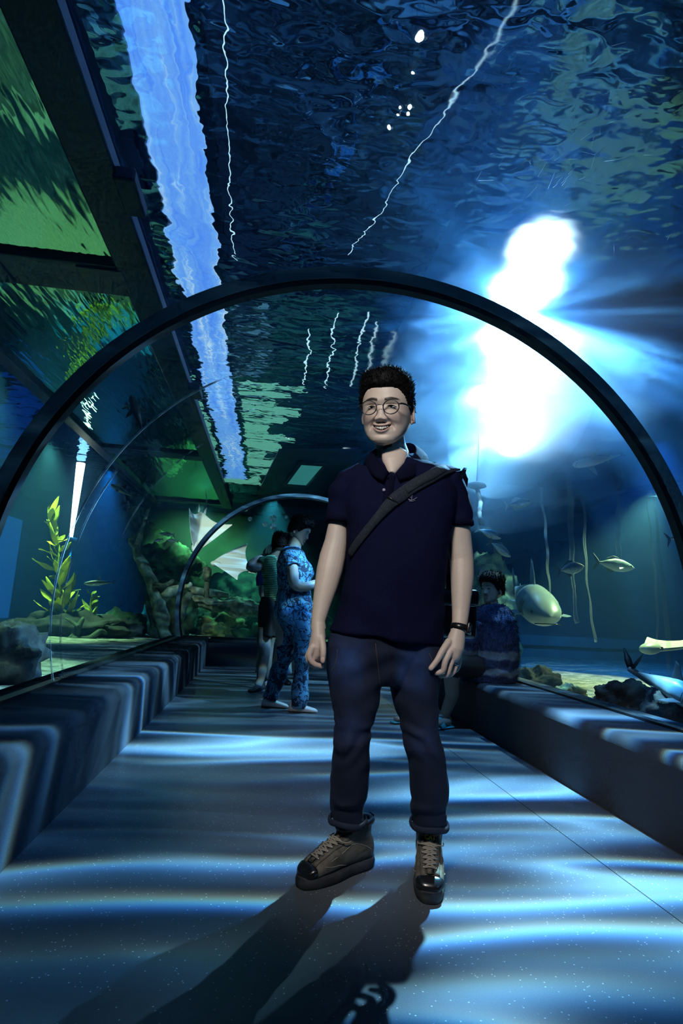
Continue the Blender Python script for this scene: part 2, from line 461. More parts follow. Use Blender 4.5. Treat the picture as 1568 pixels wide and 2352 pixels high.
# ribs: grey-blue band with a black inner seal
mat('rib_metal', (0.34, 0.44, 0.48), 0.5, noise=(6.0, (0.22, 0.30, 0.34)))
def ring_solid(r0, r1, ya, yb, n=96, a0=None, a1=None):
    g = G(); a0 = math.pi-AF if a0 is None else a0; a1 = AF if a1 is None else a1
    rings = []
    for k in range(n+1):
        a = a0+(a1-a0)*k/n; c, s = math.cos(a), math.sin(a)
        rings.append([(XC+r0*c, ya, ZC+r0*s), (XC+r1*c, ya, ZC+r1*s), (XC+r1*c, yb, ZC+r1*s), (XC+r0*c, yb, ZC+r0*s)])
    return g.loft(rings)
for yr, w, lab in ((YR1, 1.0, 'grey-blue arched tunnel rib with black inner seal close behind the smiling person'), (YR2, 0.8, 'thin dark arched rib at the far end of the tunnel')):
    e = tag(empty('tunnel_rib', (XC, yr, BT)), lab, 'arch rib')
    o = ring_solid(RG-0.048*w, RG+0.012, yr-0.035, yr+0.035).obj('band', 'rib_metal', e, True)
    o2 = ring_solid(RG-0.075*w, RG-0.048*w, yr-0.03, yr+0.02).obj('seal', 'rubber', e, True)
    for q in (o, o2):
        q.data.polygons.foreach_set('use_smooth', [False]*len(q.data.polygons))

# thin pale broken arcs on the left acrylic
m, nt = new_mat('seam')  # pale broken material of the arcs on the left acrylic
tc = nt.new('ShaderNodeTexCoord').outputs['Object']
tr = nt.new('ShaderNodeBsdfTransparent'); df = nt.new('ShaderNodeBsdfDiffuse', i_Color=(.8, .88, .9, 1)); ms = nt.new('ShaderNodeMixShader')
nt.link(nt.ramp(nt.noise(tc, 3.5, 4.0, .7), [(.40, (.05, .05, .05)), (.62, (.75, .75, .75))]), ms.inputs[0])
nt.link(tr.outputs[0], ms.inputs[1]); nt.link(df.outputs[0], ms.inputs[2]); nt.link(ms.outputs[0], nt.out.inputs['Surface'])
for yr, a0, a1, w in ((3.55, math.pi-AF, math.radians(112), 0.009), (3.72, math.pi-AF, math.radians(150), 0.006), (4.6, math.radians(165), math.radians(128), 0.008)):
    o = ring_solid(RG-0.006, RG+0.004, yr-w/2, yr+w/2, 48, a0, a1).obj('acrylic_arc', 'seam', None, False)
    tag(o, {3.55: 'long pale curved line on the left acrylic near the kelp', 3.72: 'short pale line low on the left acrylic', 4.6: 'pale slanting line high on the left acrylic'}[yr], 'seam line')  # thin pale lines, not sure to be seams

# water: a hazy blue body around the tunnel
XL, XR, YN, YF = -6.2, 8.2, -4.4, 15.5
m, nt = new_mat('water_haze')
vs = nt.new('ShaderNodeVolumeScatter', i_Color=(0.16, 0.50, 1.0, 1), i_Density=0.10, i_Anisotropy=0.75)
va = nt.new('ShaderNodeVolumeAbsorption', i_Color=(0.25, 0.75, 0.95, 1), i_Density=0.06)
ad = nt.new('ShaderNodeAddShader'); nt.link(vs.outputs[0], ad.inputs[0]); nt.link(va.outputs[0], ad.inputs[1])
nt.link(ad.outputs[0], nt.out.inputs['Volume'])
g = G(); g.box((XL+.01, YN+.01, -0.25), (XR-.01, YF-.01, ZW-0.004))
pr = arc(RG+0.02, math.pi-AF+0.3, AF-0.3, 64)
pr = [(x, z) for x, z in pr if z > BT-0.02]
pr = [(pr[0][0], -0.22)]+pr+[(pr[-1][0], -0.22)]
n = len(pr); va_ = [(x, Y0-0.4, z) for x, z in pr]; vb_ = [(x, YE+0.3, z) for x, z in pr]
fs = [(j, (j+1) % n, (j+1) % n+n, j+n) for j in range(n)]+[tuple(range(n))[::-1], tuple(range(n, 2*n))]
# cavity: faces look into the tunnel
tmp = bpy.data.meshes.new('c'); tmp.from_pydata(va_+vb_, [], fs)
bm = bmesh.new(); bm.from_mesh(tmp); bmesh.ops.recalc_face_normals(bm, faces=bm.faces); bmesh.ops.reverse_faces(bm, faces=bm.faces); bm.to_mesh(tmp); bm.free()
g.add([tuple(v.co) for v in tmp.vertices], [tuple(p.vertices) for p in tmp.polygons])
bpy.data.meshes.remove(tmp)
tag(g.obj('water', 'water_haze', None, False), 'hazy blue water of the tank around the tunnel', 'water', kind='stuff')

# scattering haze added under the lamps so their glow spreads
for k, (r, dens) in enumerate((((1.35, 3.1, .85), .15), ((.62, 2.2, .42), .5))):
    m, nt = new_mat('glow_haze_%d' % k)
    vs = nt.new('ShaderNodeVolumeScatter', i_Color=(0.55, 0.80, 1.0, 1), i_Density=dens, i_Anisotropy=0.45)
    nt.link(vs.outputs[0], nt.out.inputs['Volume'])
    g = G(); g.ball((2.30, 5.25, 2.62), r, 32, 20, Matrix.Rotation(-.30, 4, 'Z'))
    tag(g.obj('glow_haze', 'glow_haze_%d' % k, None), ('wide milky haze added to spread the glow under the lamps', 'dense core of the milky haze added for the lamp glow')[k], 'haze', kind='stuff')
# water surface seen from below: a rippled mirror
m, nt = new_mat('water_mirror')
tc = nt.new('ShaderNodeTexCoord').outputs['Object']
sx = nt.new('ShaderNodeSeparateXYZ'); nt.link(tc, sx.inputs[0])
n1 = nt.noise(nt.mapping(tc, sc=(0.9, 1.0, 1)), 1.15, 1.5, 0.4, 0.6)
n2 = nt.noise(nt.mapping(tc, sc=(1.0, 1.5, 1)), 5.5, 1.5, 0.45, 0.3)
hh = nt.math('ADD', nt.math('MULTIPLY', n1, 1.0), nt.math('MULTIPLY', n2, 0.17))
bm_ = nt.bump(hh, 1.0, 0.085)
gl = nt.new('ShaderNodeBsdfGlossy', i_Roughness=0.0, i_Color=(0.20, 0.46, 0.85, 1)); nt.link(bm_, gl.inputs['Normal'])
rf = nt.new('ShaderNodeBsdfRefraction', i_Roughness=0.0, i_IOR=1.33, i_Color=(0.75, 0.9, 1, 1)); nt.link(bm_, rf.inputs['Normal'])
rgh = nt.math('MULTIPLY', nt.math('SMOOTH_MIN', nt.math('MAXIMUM', nt.math('SUBTRACT', sx.outputs[0], 0.5), 0.0), 1.0, 0.2), 0.60)
nt.link(rgh, rf.inputs['Roughness'])          # rougher to the right to blur the lamps into a glow
ms = nt.new('ShaderNodeMixShader'); ms.inputs[0].default_value = 0.38
nt.link(gl.outputs[0], ms.inputs[1]); nt.link(rf.outputs[0], ms.inputs[2]); nt.link(ms.outputs[0], nt.out.inputs['Surface'])
g = G(); g.add([(XL, YN, ZW), (XR, YN, ZW), (XR, YF, ZW), (XL, YF, ZW)], [(0, 3, 2, 1)])
tag(g.obj('water_surface', 'water_mirror', None, False), 'rippled water surface above the tunnel seen from below', 'water surface', kind='structure')

# tank walls and sand
mat('tank_wall', (0.03, 0.09, 0.16), 0.8, noise=(0.7, (0.05, 0.14, 0.24)))
mat('tank_rock_wall', (0.02, 0.06, 0.05), 0.9, noise=(1.3, (0.06, 0.20, 0.13)), bump=(2.0, 1.0))
def wall(name, lo, hi, mt, lab):
    g = G(); g.box(lo, hi); tag(g.obj(name, mt, None, False), lab, 'wall', kind='structure')
wall('wall_left', (XL-0.2, YN, -0.3), (XL, YF, ZW+0.02), 'tank_wall', 'deep blue tank wall on the left')
wall('wall_right', (XR, YN, -0.3), (XR+0.2, YF, ZW+0.02), 'tank_wall', 'deep blue tank wall on the right')
wall('wall_back', (XL-0.2, YF, -0.3), (XR+0.2, YF+0.2, ZW+0.02), 'tank_rock_wall', 'murky green rock wall at the far end of the tank')
wall('wall_front', (XL-0.2, YN-0.2, -0.3), (XR+0.2, YN, ZW+0.02), 'tank_wall', 'deep blue tank wall behind the camera')
m, nt = new_mat('sand')
tc = nt.new('ShaderNodeTexCoord').outputs['Object']
f1 = nt.noise(tc, 7.0, 6.0, 0.7); f2 = nt.noise(tc, 60.0, 3.0, 0.7)
cl = nt.mix(nt.ramp(f1, [(0.4, (0, 0, 0)), (0.62, (1, 1, 1))]), (0.26, 0.28, 0.24), (0.82, 0.82, 0.74))
cl = nt.mix(nt.math('MULTIPLY', f2, 0.5), cl, (0.15, 0.16, 0.10))
b = pbsdf(nt, cl, 0.95); nt.link(nt.bump(nt.math('ADD', f1, nt.math('MULTIPLY', f2, 0.4)), 1.0, 0.06), b.inputs['Normal'])
def sand(xa, xb, ya, yb, lab, nx=70, ny=110):
    xs = np.linspace(xa, xb, nx); ys = np.linspace(ya, yb, ny)
    P = np.array([(x, y, 0) for y in ys for x in xs], float)
    P[:, 2] = SAND-.02+0.025*fbm(P, 0.9, 4, 3)+0.006*fbm(P, 5.0, 2, 8)
    f = [(i*nx+j, i*nx+j+1, (i+1)*nx+j+1, (i+1)*nx+j) for i in range(ny-1) for j in range(nx-1)]
    g = G(); g.add(P, f)
    tag(g.obj('sand_bed', 'sand', None), lab, 'sand', kind='stuff')
sand(XL+.03, GL-0.17, YN+.02, YF-.02, 'bright green lit sandy bottom of the tank on the left')
sand(GR+0.17, XR-.03, YN+.02, 9.2, 'bright yellow green sandy bottom of the tank on the right')
sand(GL-0.17, GR+0.17, 9.0, YF-.02, 'sandy tank bottom beyond the far end bench', 50, 60)
# ------------------------------------------------------------------ people: shared materials and builders
m, nt = new_mat('skin')
at_ = nt.new('ShaderNodeAttribute', attribute_name='tone')
tc = nt.new('ShaderNodeTexCoord').outputs['Object']
nz = nt.noise(tc, 90.0, 4.0, 0.6)
base = nt.mix(nz, (0.56, 0.45, 0.375), (0.66, 0.54, 0.46))
nd = nt.n.new('ShaderNodeMix'); nd.data_type = 'RGBA'; nd.blend_type = 'MULTIPLY'; nd.inputs[0].default_value = 1
nt.link(base, nd.inputs[6]); nt.link(at_.outputs['Color'], nd.inputs[7])
b = pbsdf(nt, nd.outputs[2], 0.48); nt.link(nt.bump(nt.noise(tc, 700.0, 2.0), 0.12, 0.002), b.inputs['Normal'])
b.inputs['Subsurface Weight'].default_value = 0.0
mat('hair_black', (0.0035, 0.003, 0.003), 0.6, Specular_IOR_Level=0.12)
mat('teeth', (0.92, 0.91, 0.86), 0.25)
mat('eye_white', (0.75, 0.74, 0.70), 0.2)
mat('eye_dark', (0.012, 0.008, 0.006), 0.12)
mat('nail', (0.72, 0.52, 0.46), 0.25)
mat('black_plastic', (0.008, 0.008, 0.010), 0.3)
mat('polo_navy', (0.004, 0.005, 0.022), 0.9, noise=(240.0, (0.006, 0.008, 0.034)), bump=(600.0, 0.25), Specular_IOR_Level=0.08)
mat('polo_collar', (0.003, 0.004, 0.016), 0.9, bump=(500.0, 0.3), Specular_IOR_Level=0.08)
mat('strap_web', (0.014, 0.018, 0.028), 0.8, noise=(160.0, (0.03, 0.036, 0.05)), bump=(380.0, 0.3), Specular_IOR_Level=0.12)
mat('bag_black', (0.008, 0.008, 0.010), 0.3)
mat('thread_pale', (0.35, 0.33, 0.42), 0.8)
mat('metal', (0.6, 0.6, 0.62), 0.25, Metallic=1.0)
mat('lens', (1, 1, 1), 0.02)
m, nt = new_mat('spectacle_glass')
tr = nt.new('ShaderNodeBsdfTransparent', i_Color=(0.96, 0.97, 0.97, 1)); gl = nt.new('ShaderNodeBsdfGlossy', i_Roughness=0.02)
mx = nt.new('ShaderNodeMixShader'); mx.inputs[0].default_value = 0.05
nt.link(tr.outputs[0], mx.inputs[1]); nt.link(gl.outputs[0], mx.inputs[2]); nt.link(mx.outputs[0], nt.out.inputs['Surface'])
m, nt = new_mat('denim')
tc = nt.new('ShaderNodeTexCoord').outputs['Object']
at_ = nt.new('ShaderNodeAttribute', attribute_name='tone')
tw = nt.noise(nt.mapping(tc, sc=(1, 1, 0.12)), 900.0, 2.0, 0.6); cl_ = nt.noise(tc, 9.0, 4.0, 0.6)
base = nt.mix(tw, (0.005, 0.010, 0.024), (0.015, 0.028, 0.060))
base = nt.mix(nt.math('MULTIPLY', cl_, 0.35), base, (0.012, 0.02, 0.05))
nd = nt.n.new('ShaderNodeMix'); nd.data_type = 'RGBA'; nd.blend_type = 'MULTIPLY'; nd.inputs[0].default_value = 1
nt.link(base, nd.inputs[6]); nt.link(at_.outputs['Color'], nd.inputs[7])
b = pbsdf(nt, nd.outputs[2], 0.85); nt.link(nt.bump(tw, 0.3, 0.003), b.inputs['Normal'])

def ring_px(xl, yl, xr, yr, Y, hd, n=40, p=2.4):
    """horizontal body section between two outline pixels, at depth Y with half depth hd"""
    a, b = atY(xl, yl, Y), atY(xr, yr, Y); c = (a+b)/2; h = (b-a)/2
    out = []
    for k in range(n):
        t = 2*math.pi*k/n; ct, st = math.cos(t), math.sin(t)
        out.append(c+h*(math.copysign(abs(ct)**(2/p), ct))+np.array([0, hd*math.copysign(abs(st)**(2/p), st), 0]))
    return out
def ppx(lst, Y0_=1.97):
    return [atY(x, y, Y0_+dy) for x, y, dy in lst]
def gauss(x, z, cx, cz, sx, sz_up, sz_dn=None):
    sz = np.where(z > cz, sz_up, sz_dn if sz_dn else sz_up)
    return np.exp(-0.5*((x-cx)/sx)**2-0.5*((z-cz)/sz)**2)

# ---- head
_ZT = [(-.1275,.002,-.068,-.064),(-.125,.014,-.074,-.05),(-.120,.028,-.080,-.032),(-.110,.043,-.086,-.008),(-.095,.0565,-.0895,.022),(-.075,.0665,-.0905,.055),(-.055,.0725,-.0905,.080),
       (-.03,.0760,-.0910,.092),(0,.0770,-.0925,.098),(.015,.0775,-.0945,.100),(.04,.0765,-.0945,.101),(.07,.0705,-.0880,.092),(.095,.0560,-.0710,.074),(.110,.036,-.046,.048),(.1165,.016,-.02,.022),(.118,.002,-.002,.003)]
_ZT = np.array(_ZT)
def head_mesh(nz=170, na=220, smile=True, woman=False):
    zs = np.interp(np.linspace(0, 1, nz), np.linspace(0, 1, len(_ZT)), _ZT[:, 0])
    wx = np.interp(zs, _ZT[:, 0], _ZT[:, 1]); yf = np.interp(zs, _ZT[:, 0], _ZT[:, 2]); yb = np.interp(zs, _ZT[:, 0], _ZT[:, 3])
    def sm(a):
        for _ in range(6): a = np.convolve(np.pad(a, 2, 'edge'), [.1, .2, .4, .2, .1], 'valid')
        return a
    wx, yf, yb = sm(wx), sm(yf), sm(yb)
    t = np.linspace(0, 2*math.pi, na, endpoint=False)
    # denser towards the face
    t = t-0.35*np.sin(t)
    s, c = np.sin(t), np.cos(t)                    # t = 0 is the front
    p = 2.25
    X = np.sign(s)*np.abs(s)**(2/p)
    Yc = np.sign(c)*np.abs(c)**(2/p)
    x = wx[:, None]*X[None]; z = np.repeat(zs[:, None], na, 1)
    yc = (yf+yb)[:, None]/2; hy = (yb-yf)[:, None]/2
    y = yc-hy*Yc[None]
    w = sstep(0.15, 0.75, np.repeat(c[None], nz, 0))
    d = np.zeros_like(x); ax = np.abs(x)
    d += .0045*gauss(ax, z, .028, .022, .018, .008)           # brow ridge
    d -= .0075*gauss(ax, z, .030, .003, .016, .009)           # sockets
    d += .0062*gauss(ax, z, .031, -.001, .013, .0065)         # lids
    d -= .0030*gauss(ax, z, .031, .0075, .014, .0018)         # lid crease
    d -= .0030*gauss(ax, z, .031, -.0095, .014, .0025)        # lower lid crease
    d -= .0030*gauss(x, z, 0, .004, .006, .008)               # nose root
    for zz, am, sx in ((-.002, .005, .007), (-.012, .0075, .0072), (-.022, .010, .0078), (-.032, .0125, .009)):
        d += am*.62*gauss(x, z, 0, zz, sx, .008)
    d += .0140*gauss(x, z, 0, -.0405, .0105, .008, .0058)     # tip
    d += .0095*gauss(ax, z, .0150, -.0435, .0062, .007, .005) # wings
    d -= .0055*gauss(ax, z, .0075, -.0505, .0042, .0025)      # nostrils
    d -= .0035*gauss(ax, z, .0230, -.0430, .0030, .006)
    if smile:
        d += .0080*gauss(ax, z, .041, -.030, .017, .014)      # raised cheeks
        for k in range(14):
            q = k/13; lx = .0215+.0165*q**0.8; lz = -.044-.030*q
            d -= (.0027*(1-.5*q))*gauss(ax, z, lx, lz, .0026, .0035)
    q = np.clip(ax/.0285, 0, 1.2)
    up = -.0655+.0060*q**2+.0005; lo = -.0670-.0105*(1-q**2)+.0050*q**2
    inside = sstep(-.0012, .0012, up-z)*sstep(-.0012, .0012, z-lo)*(ax < .0285)
    if not smile: inside = inside*0
    d += .0048*np.exp(-0.5*((z-up-.0030)/.0032)**2)*sstep(.033, .022, ax)    # upper lip
    d += .0068*np.exp(-0.5*((z-lo+.0048)/.0040)**2)*sstep(.029, .014, ax)    # lower lip
    d -= .0036*gauss(x, z, 0, -.0930, .018, .0045)
    d += .0065*gauss(x, z, 0, -.1080, .019, .013)             # chin
    d -= .0020*gauss(ax, z, .0335, -.0625, .004, .004)
    d -= .0110*inside
    d = d*w
    y = y-d
    tone = np.ones((nz, na, 3))
    lips = (np.exp(-0.5*((z-up-.0025)/.0026)**2)*(ax < .031)+np.exp(-0.5*((z-lo+.0042)/.0034)**2)*(ax < .026)).clip(0, 1)*w
    tone *= 1-lips[..., None]*np.array([.30, .48, .44])
    mouth = (inside*w)[..., None]; tone = tone*(1-mouth)+np.array([.05, .02, .02])*mouth
    brow_c = .0225+.004*np.sin(np.clip((ax-.010)/.044, 0, 1)*math.pi)-.0*ax
    brow = np.exp(-0.5*((z-brow_c)/(.0042-.0016*np.clip((ax-.03)/.02, 0, 1)))**4)*sstep(.009, .014, ax)*sstep(.058, .046, ax)*w
    tone *= 1-(np.clip(brow*1.3, 0, 1)*(.96 if not woman else .7))[..., None]
    nos = gauss(ax, z, .0075, -.0512, .0040, .0016)*w; tone *= 1-(.9*nos)[..., None]
    blush = gauss(ax, z, .04, -.03, .02, .02)*w; tone *= 1-blush[..., None]*np.array([0, .10, .10])
    V_ = np.stack([x, y, z], -1).reshape(-1, 3)
    F_ = [(i*na+j, i*na+(j+1) % na, (i+1)*na+(j+1) % na, (i+1)*na+j) for i in range(nz-1) for j in range(na)]
    F_ += [tuple(range(na))[::-1], tuple(range((nz-1)*na, nz*na))]
    return V_, F_, tone.reshape(-1, 3)
def face_y(x, z):
    """front surface of the face (no features) at a local point"""
    wx = np.interp(z, _ZT[:, 0], _ZT[:, 1]); yf = np.interp(z, _ZT[:, 0], _ZT[:, 2]); yb = np.interp(z, _ZT[:, 0], _ZT[:, 3])
    return (yf+yb)/2-(yb-yf)/2*(max(0.0, 1-(abs(x)/wx)**2.25))**(1/2.25)
def xf(M, pts):
    M = np.array(M); P = np.asarray(pts, float); return P@M[:3, :3].T+M[:3, 3]
def ear_geo(s):
    """ear on side s (+1 or -1) in head space"""
    g = G()
    rim = []
    for k in range(15):
        a = math.radians(-60+300*k/14); r = 1+0.12*math.sin(a)
        rim.append((s*(.074+.010*abs(math.cos(a/2+.3))+.003-.006*(s < 0)), .012+.017*-math.cos(a)*r*.9+.004*math.sin(a), -.022+.031*math.sin(a)*r))
    g.tube(rim, [.0035+.0015*(k > 9) for k in range(15)], 7, round_ends=True)
    M = Matrix.Rotation(s*0.35, 3, 'Z')
    g.ball((s*(.075-.006*(s < 0)), .013, -.022), (.009, .017, .029), 12, 10, M.to_4x4())
    g.ball((s*(.078-.006*(s < 0)), .007, -.047), (.004, .007, .009), 10, 8)
    return g
def hair_geo(M, cut, thick, spikes=900, spike_len=.018, seed=3, lift=0.0, wave=.004):
    """cap of short hair over the skull plus loose tufts; cut(x,y,z) > 0 where hair grows"""
    r_ = np.random.default_rng(seed)
    nz, na = 70, 110
    zs = np.linspace(-.075, .1178, nz)
    V_ = []; keep = []
    wx = np.interp(zs, _ZT[:, 0], _ZT[:, 1]); yf = np.interp(zs, _ZT[:, 0], _ZT[:, 2]); yb = np.interp(zs, _ZT[:, 0], _ZT[:, 3])
    t = np.linspace(0, 2*math.pi, na, endpoint=False); s, c = np.sin(t), np.cos(t); p = 2.25
    X = np.sign(s)*np.abs(s)**(2/p); Yc = np.sign(c)*np.abs(c)**(2/p)
    x = wx[:, None]*X; z = np.repeat(zs[:, None], na, 1); y = (yf+yb)[:, None]/2-(yb-yf)[:, None]/2*Yc
    P = np.stack([x, y, z], -1); N = P/np.array([.077, .098, .118])**2; N /= np.linalg.norm(N, axis=-1, keepdims=True)
    mk = cut(x, y, z)
    th = thick(x, y, z)*sstep(0, .012, mk)-.004*(mk <= 0)
    nn = vnoise(P.reshape(-1, 3), 160, seed).reshape(nz, na)+.6*vnoise(P.reshape(-1, 3), 420, seed+1).reshape(nz, na)
    Q = P+N*(th+wave*nn*sstep(0, .012, mk))[..., None]+np.array([0, 0, lift])*sstep(.05, .11, z)[..., None]
    ok = mk > -.004
    F_ = [(i*na+j, i*na+(j+1) % na, (i+1)*na+(j+1) % na, (i+1)*na+j) for i in range(nz-1) for j in range(na) if ok[i, j] and ok[i, (j+1) % na] and ok[i+1, j] and ok[i+1, (j+1) % na]]
    top = (nz-1)*na; F_.append(tuple(range(top, top+na)))
    g = G(); g.add(xf(M, Q.reshape(-1, 3)), F_)
    idx = np.argwhere(mk > .002); R3 = np.array(M)[:3, :3]
    for k in range(spikes):
        i, j = idx[r_.integers(len(idx))]
        b_ = Q[i, j]; nrm = N[i, j]
        d = nrm*.55+np.array([0, -.25*(b_[1] < 0), .75])*(0.4+0.6*(b_[2] > .05))+r_.normal(0, .22, 3)
        if b_[2] < .04: d = nrm*.4+np.array([0, .15, -.75])+r_.normal(0, .15, 3)
        d /= np.linalg.norm(d); L = spike_len*(.5+.8*r_.random())*(1 if b_[2] > .045 else .6)
        w_ = .0016+.0016*r_.random(); a = np.cross(d, [0.3, .9, .2]); a /= np.linalg.norm(a); bb = np.cross(d, a)
        base_ = b_-d*.004
        v = [base_+a*w_, base_-a*w_*.5+bb*w_*.87, base_-a*w_*.5-bb*w_*.87, base_+d*L]
        g.add(xf(M, v), [(0, 1, 3), (1, 2, 3), (2, 0, 3), (0, 2, 1)])
    return g
def finger(g, pts, r0, r1, n=10):
    k = len(pts); g.tube(pts, [r0+(r1-r0)*i/(k-1) for i in range(k)], n, round_ends=True)
def surf_caster(o_or_me):
    from mathutils.bvhtree import BVHTree
    me = o_or_me
    return BVHTree.FromPolygons([v.co[:] for v in me.vertices], [tuple(p.vertices) for p in me.polygons])
def hit_px(bvh, px, py, off=0.004):
    d = Vector(ray(px, py)).normalized(); h = bvh.ray_cast(Vector(CAM), d)
    if h[0] is None: return None, None
    n_ = h[1] if h[1].dot(d) < 0 else -h[1]
    return np.array(h[0]+n_*off), np.array(n_)
def ribbon(g, pts, nrm, width, thick=.004, mi=0, sides=None):
    """flat band through pts lying on a surface with the given normals; width a number or list"""
    rings = []
    for i, p in enumerate(pts):
        t = pts[min(i+1, len(pts)-1)]-pts[max(i-1, 0)]; t /= np.linalg.norm(t)
        s = np.cross(t, nrm[i]); s /= np.linalg.norm(s); w = width[i] if isinstance(width, (list, tuple)) else width
        n_ = nrm[i]
        rings.append([p+s*w/2, p+s*w/2*.9+n_*thick, p-s*w/2*.9+n_*thick, p-s*w/2, p-s*w/2-n_*thick*.6, p+s*w/2-n_*thick*.6])
    g.loft(rings, True, mi)
def smooth_path(pts, n):
    pts = np.array(pts, float); out = []
    m_ = len(pts)
    for i in range(n):
        t = i/(n-1)*(m_-1); k = min(int(t), m_-2); f = t-k
        p0, p1, p2, p3 = pts[max(k-1, 0)], pts[k], pts[k+1], pts[min(k+2, m_-1)]
        out.append(0.5*((2*p1)+(-p0+p2)*f+(2*p0-5*p1+4*p2-p3)*f*f+(-p0+3*p1-3*p2+p3)*f**3))
    return out

# ------------------------------------------------------------------ the man
YM = 1.97
feet = atZ(880, 2030, 0.0)
man = tag(empty('person', (feet[0], feet[1], 0)), 'smiling person with round glasses, dark navy polo shirt, jeans and work boots', 'person')

# head placement
eye_mid = atY(875, 934, YM-0.135)
Mh = Matrix.Rotation(math.radians(-5), 4, 'Y') @ Matrix.Rotation(math.radians(13), 4, 'X') @ Matrix.Rotation(math.radians(-25), 4, 'Z')
front_local = Vector((0, -.0925, 0))
HS = 1.03
Mh = Matrix.Translation(Vector(eye_mid)-HS*(Mh.to_3x3() @ front_local)) @ Mh @ Matrix.Scale(HS, 4) @ Matrix.Scale(1.09, 4, (1, 0, 0))

# skin: neck, chest, arms and hands fused into one surface, the head joined on
g = G()
hc = np.array(Mh.translation)
nb = atY(908, 1062, YM+.02)
g.tube([hc+np.array([.004, .030, -.035]), (hc+nb)/2+np.array([0.004, .026, -.03]), nb, nb+np.array([0, 0, -.10])], [(.054, .058), (.055, .058), (.062, .062), (.085, .07)], 24)
g.tube(ppx([(906,1040,-.03),(903,1062,-.066),(899,1088,-.088)], YM), [(.050,.03),(.040,.022),(.012,.012)], 20, ref=(1, 0, 0))
g.loft([ring_px(xl, yl, xr, yr, Y, hd) for xl, yl, xr, yr, Y, hd in [(862,1092,962,1090,1.985,.045),(822,1116,1008,1114,1.985,.085),(805,1180,1020,1180,1.98,.105),(810,1300,1005,1300,1.97,.105),(790,1430,990,1440,1.98,.11)]])
s_ = mpp(YM)
def arm(rows, dY):
    P, R_ = [], []
    for (xl, xr, y), dy in zip(rows, dY):
        P.append(atY((xl+xr)/2, y, YM+dy)); R_.append(((xr-xl)/2*s_, (xr-xl)/2*s_*.93))
    g.tube(P, R_, 22, ref=(1, 0, 0))
arm([(790,840,1128),(762,806,1156),(754,797,1203),(745,797,1244),(734,793,1278),(727,786,1311),(722,773,1351),(718,758,1391),(715,746,1428),(714,748,1446)], [.01,.015,.02,.02,.015,0,-.015,-.03,-.045,-.05])
arm([(990,1044,1128),(1022,1074,1160),(1022,1081,1215),(1027,1085,1257),(1032,1088,1289),(1034,1088,1324),(1036,1083,1364),(1038,1077,1404),(1038,1073,1431),(1034,1068,1452)], [.01,.015,.02,.02,.015,0,-.015,-.03,-.045,-.05])
# right hand (towards the left of the picture)
YHr = -.055
g.tube(ppx([(731,1440,YHr),(731,1462,YHr-.004),(728,1484,YHr-.002),(724,1502,YHr+.002)], YM), [(.021,.020),(.025,.027),(.028,.034),(.022,.034)], 20, ref=(1, 0, 0), round_ends=True)
for k, pts in enumerate([
    [(717,1488,YHr-.026),(710,1508,YHr-.028),(721,1525,YHr-.028),(739,1531,YHr-.022)],
    [(714,1490,YHr-.008),(706,1511,YHr-.010),(719,1530,YHr-.010),(737,1531,YHr-.004)],
    [(716,1490,YHr+.010),(711,1508,YHr+.008),(722,1520,YHr+.006),(735,1514,YHr+.008)],
    [(718,1488,YHr+.030),(714,1507,YHr+.029),(724,1522,YHr+.029),(737,1519,YHr+.032)]]):
    finger(g, smooth_path(ppx(pts, YM), 8), .0112-.0006*k, .0086-.0006*k)
thumb_r = smooth_path(ppx([(737,1464,YHr-.020),(741,1484,YHr-.036),(742,1500,YHr-.044),(741,1518,YHr-.044)], YM), 8)
finger(g, thumb_r, .0128, .0088)
# left hand
YHl = -.055
g.tube(ppx([(1052,1448,YHl),(1048,1466,YHl-.004),(1044,1488,YHl-.006),(1041,1504,YHl-.002)], YM), [(.024,.020),(.030,.025),(.031,.032),(.025,.032)], 20, ref=(1, 0, 0), round_ends=True)
fl = [[(1034,1496,YHl-.026),(1022,1520,YHl-.034),(1017,1541,YHl-.030),(1001,1546,YHl-.020)],
      [(1042,1502,YHl-.012),(1034,1528,YHl-.018),(1026,1550,YHl-.014),(1010,1552,YHl-.004)],
      [(1050,1504,YHl+.006),(1046,1530,YHl+.002),(1037,1549,YHl+.004),(1022,1550,YHl+.012)],
      [(1055,1504,YHl+.024),(1054,1525,YHl+.020),(1046,1541,YHl+.022),(1033,1543,YHl+.030)]]
for k, pts in enumerate(fl):
    finger(g, smooth_path(ppx(pts, YM), 8), .0112-.0006*k, .0086-.0006*k)
thumb_l = smooth_path(ppx([(1030,1474,YHl-.018),(1015,1496,YHl-.034),(1004,1516,YHl-.040),(989,1535,YHl-.040)], YM), 8)
finger(g, thumb_l, .0128, .0088)
sk = fuse(g, .0026, 3)
P = coords(sk); tone = np.ones((len(P), 3))
red = np.zeros(len(P))
for (hx, hy) in ((725, 1525), (1015, 1540)):
    c = atY(hx, hy, YM-.06); red += np.exp(-0.5*(np.linalg.norm(P-c, axis=1)/.045)**2)
tone *= 1-np.clip(red, 0, 1)[:, None]*np.array([0, .12, .10])
g = G(); g.add(P, [tuple(p.vertices) for p in sk.polygons])
hv, hf, ht = head_mesh()
g.add(xf(Mh, hv), hf); tones = [tone, ht]
for s in (-1, 1):
    e = ear_geo(s); em = fuse(e, .0022, 2); ev = coords(em)
    g.add(xf(Mh, ev), [tuple(p.vertices) for p in em.polygons]); tones.append(np.ones((len(ev), 3))*np.array([1, .93, .92]))
bodyme = g.mesh('body'); set_color(bodyme, np.concatenate(tones))
mk_from_mesh('body', bodyme, 'skin', man)

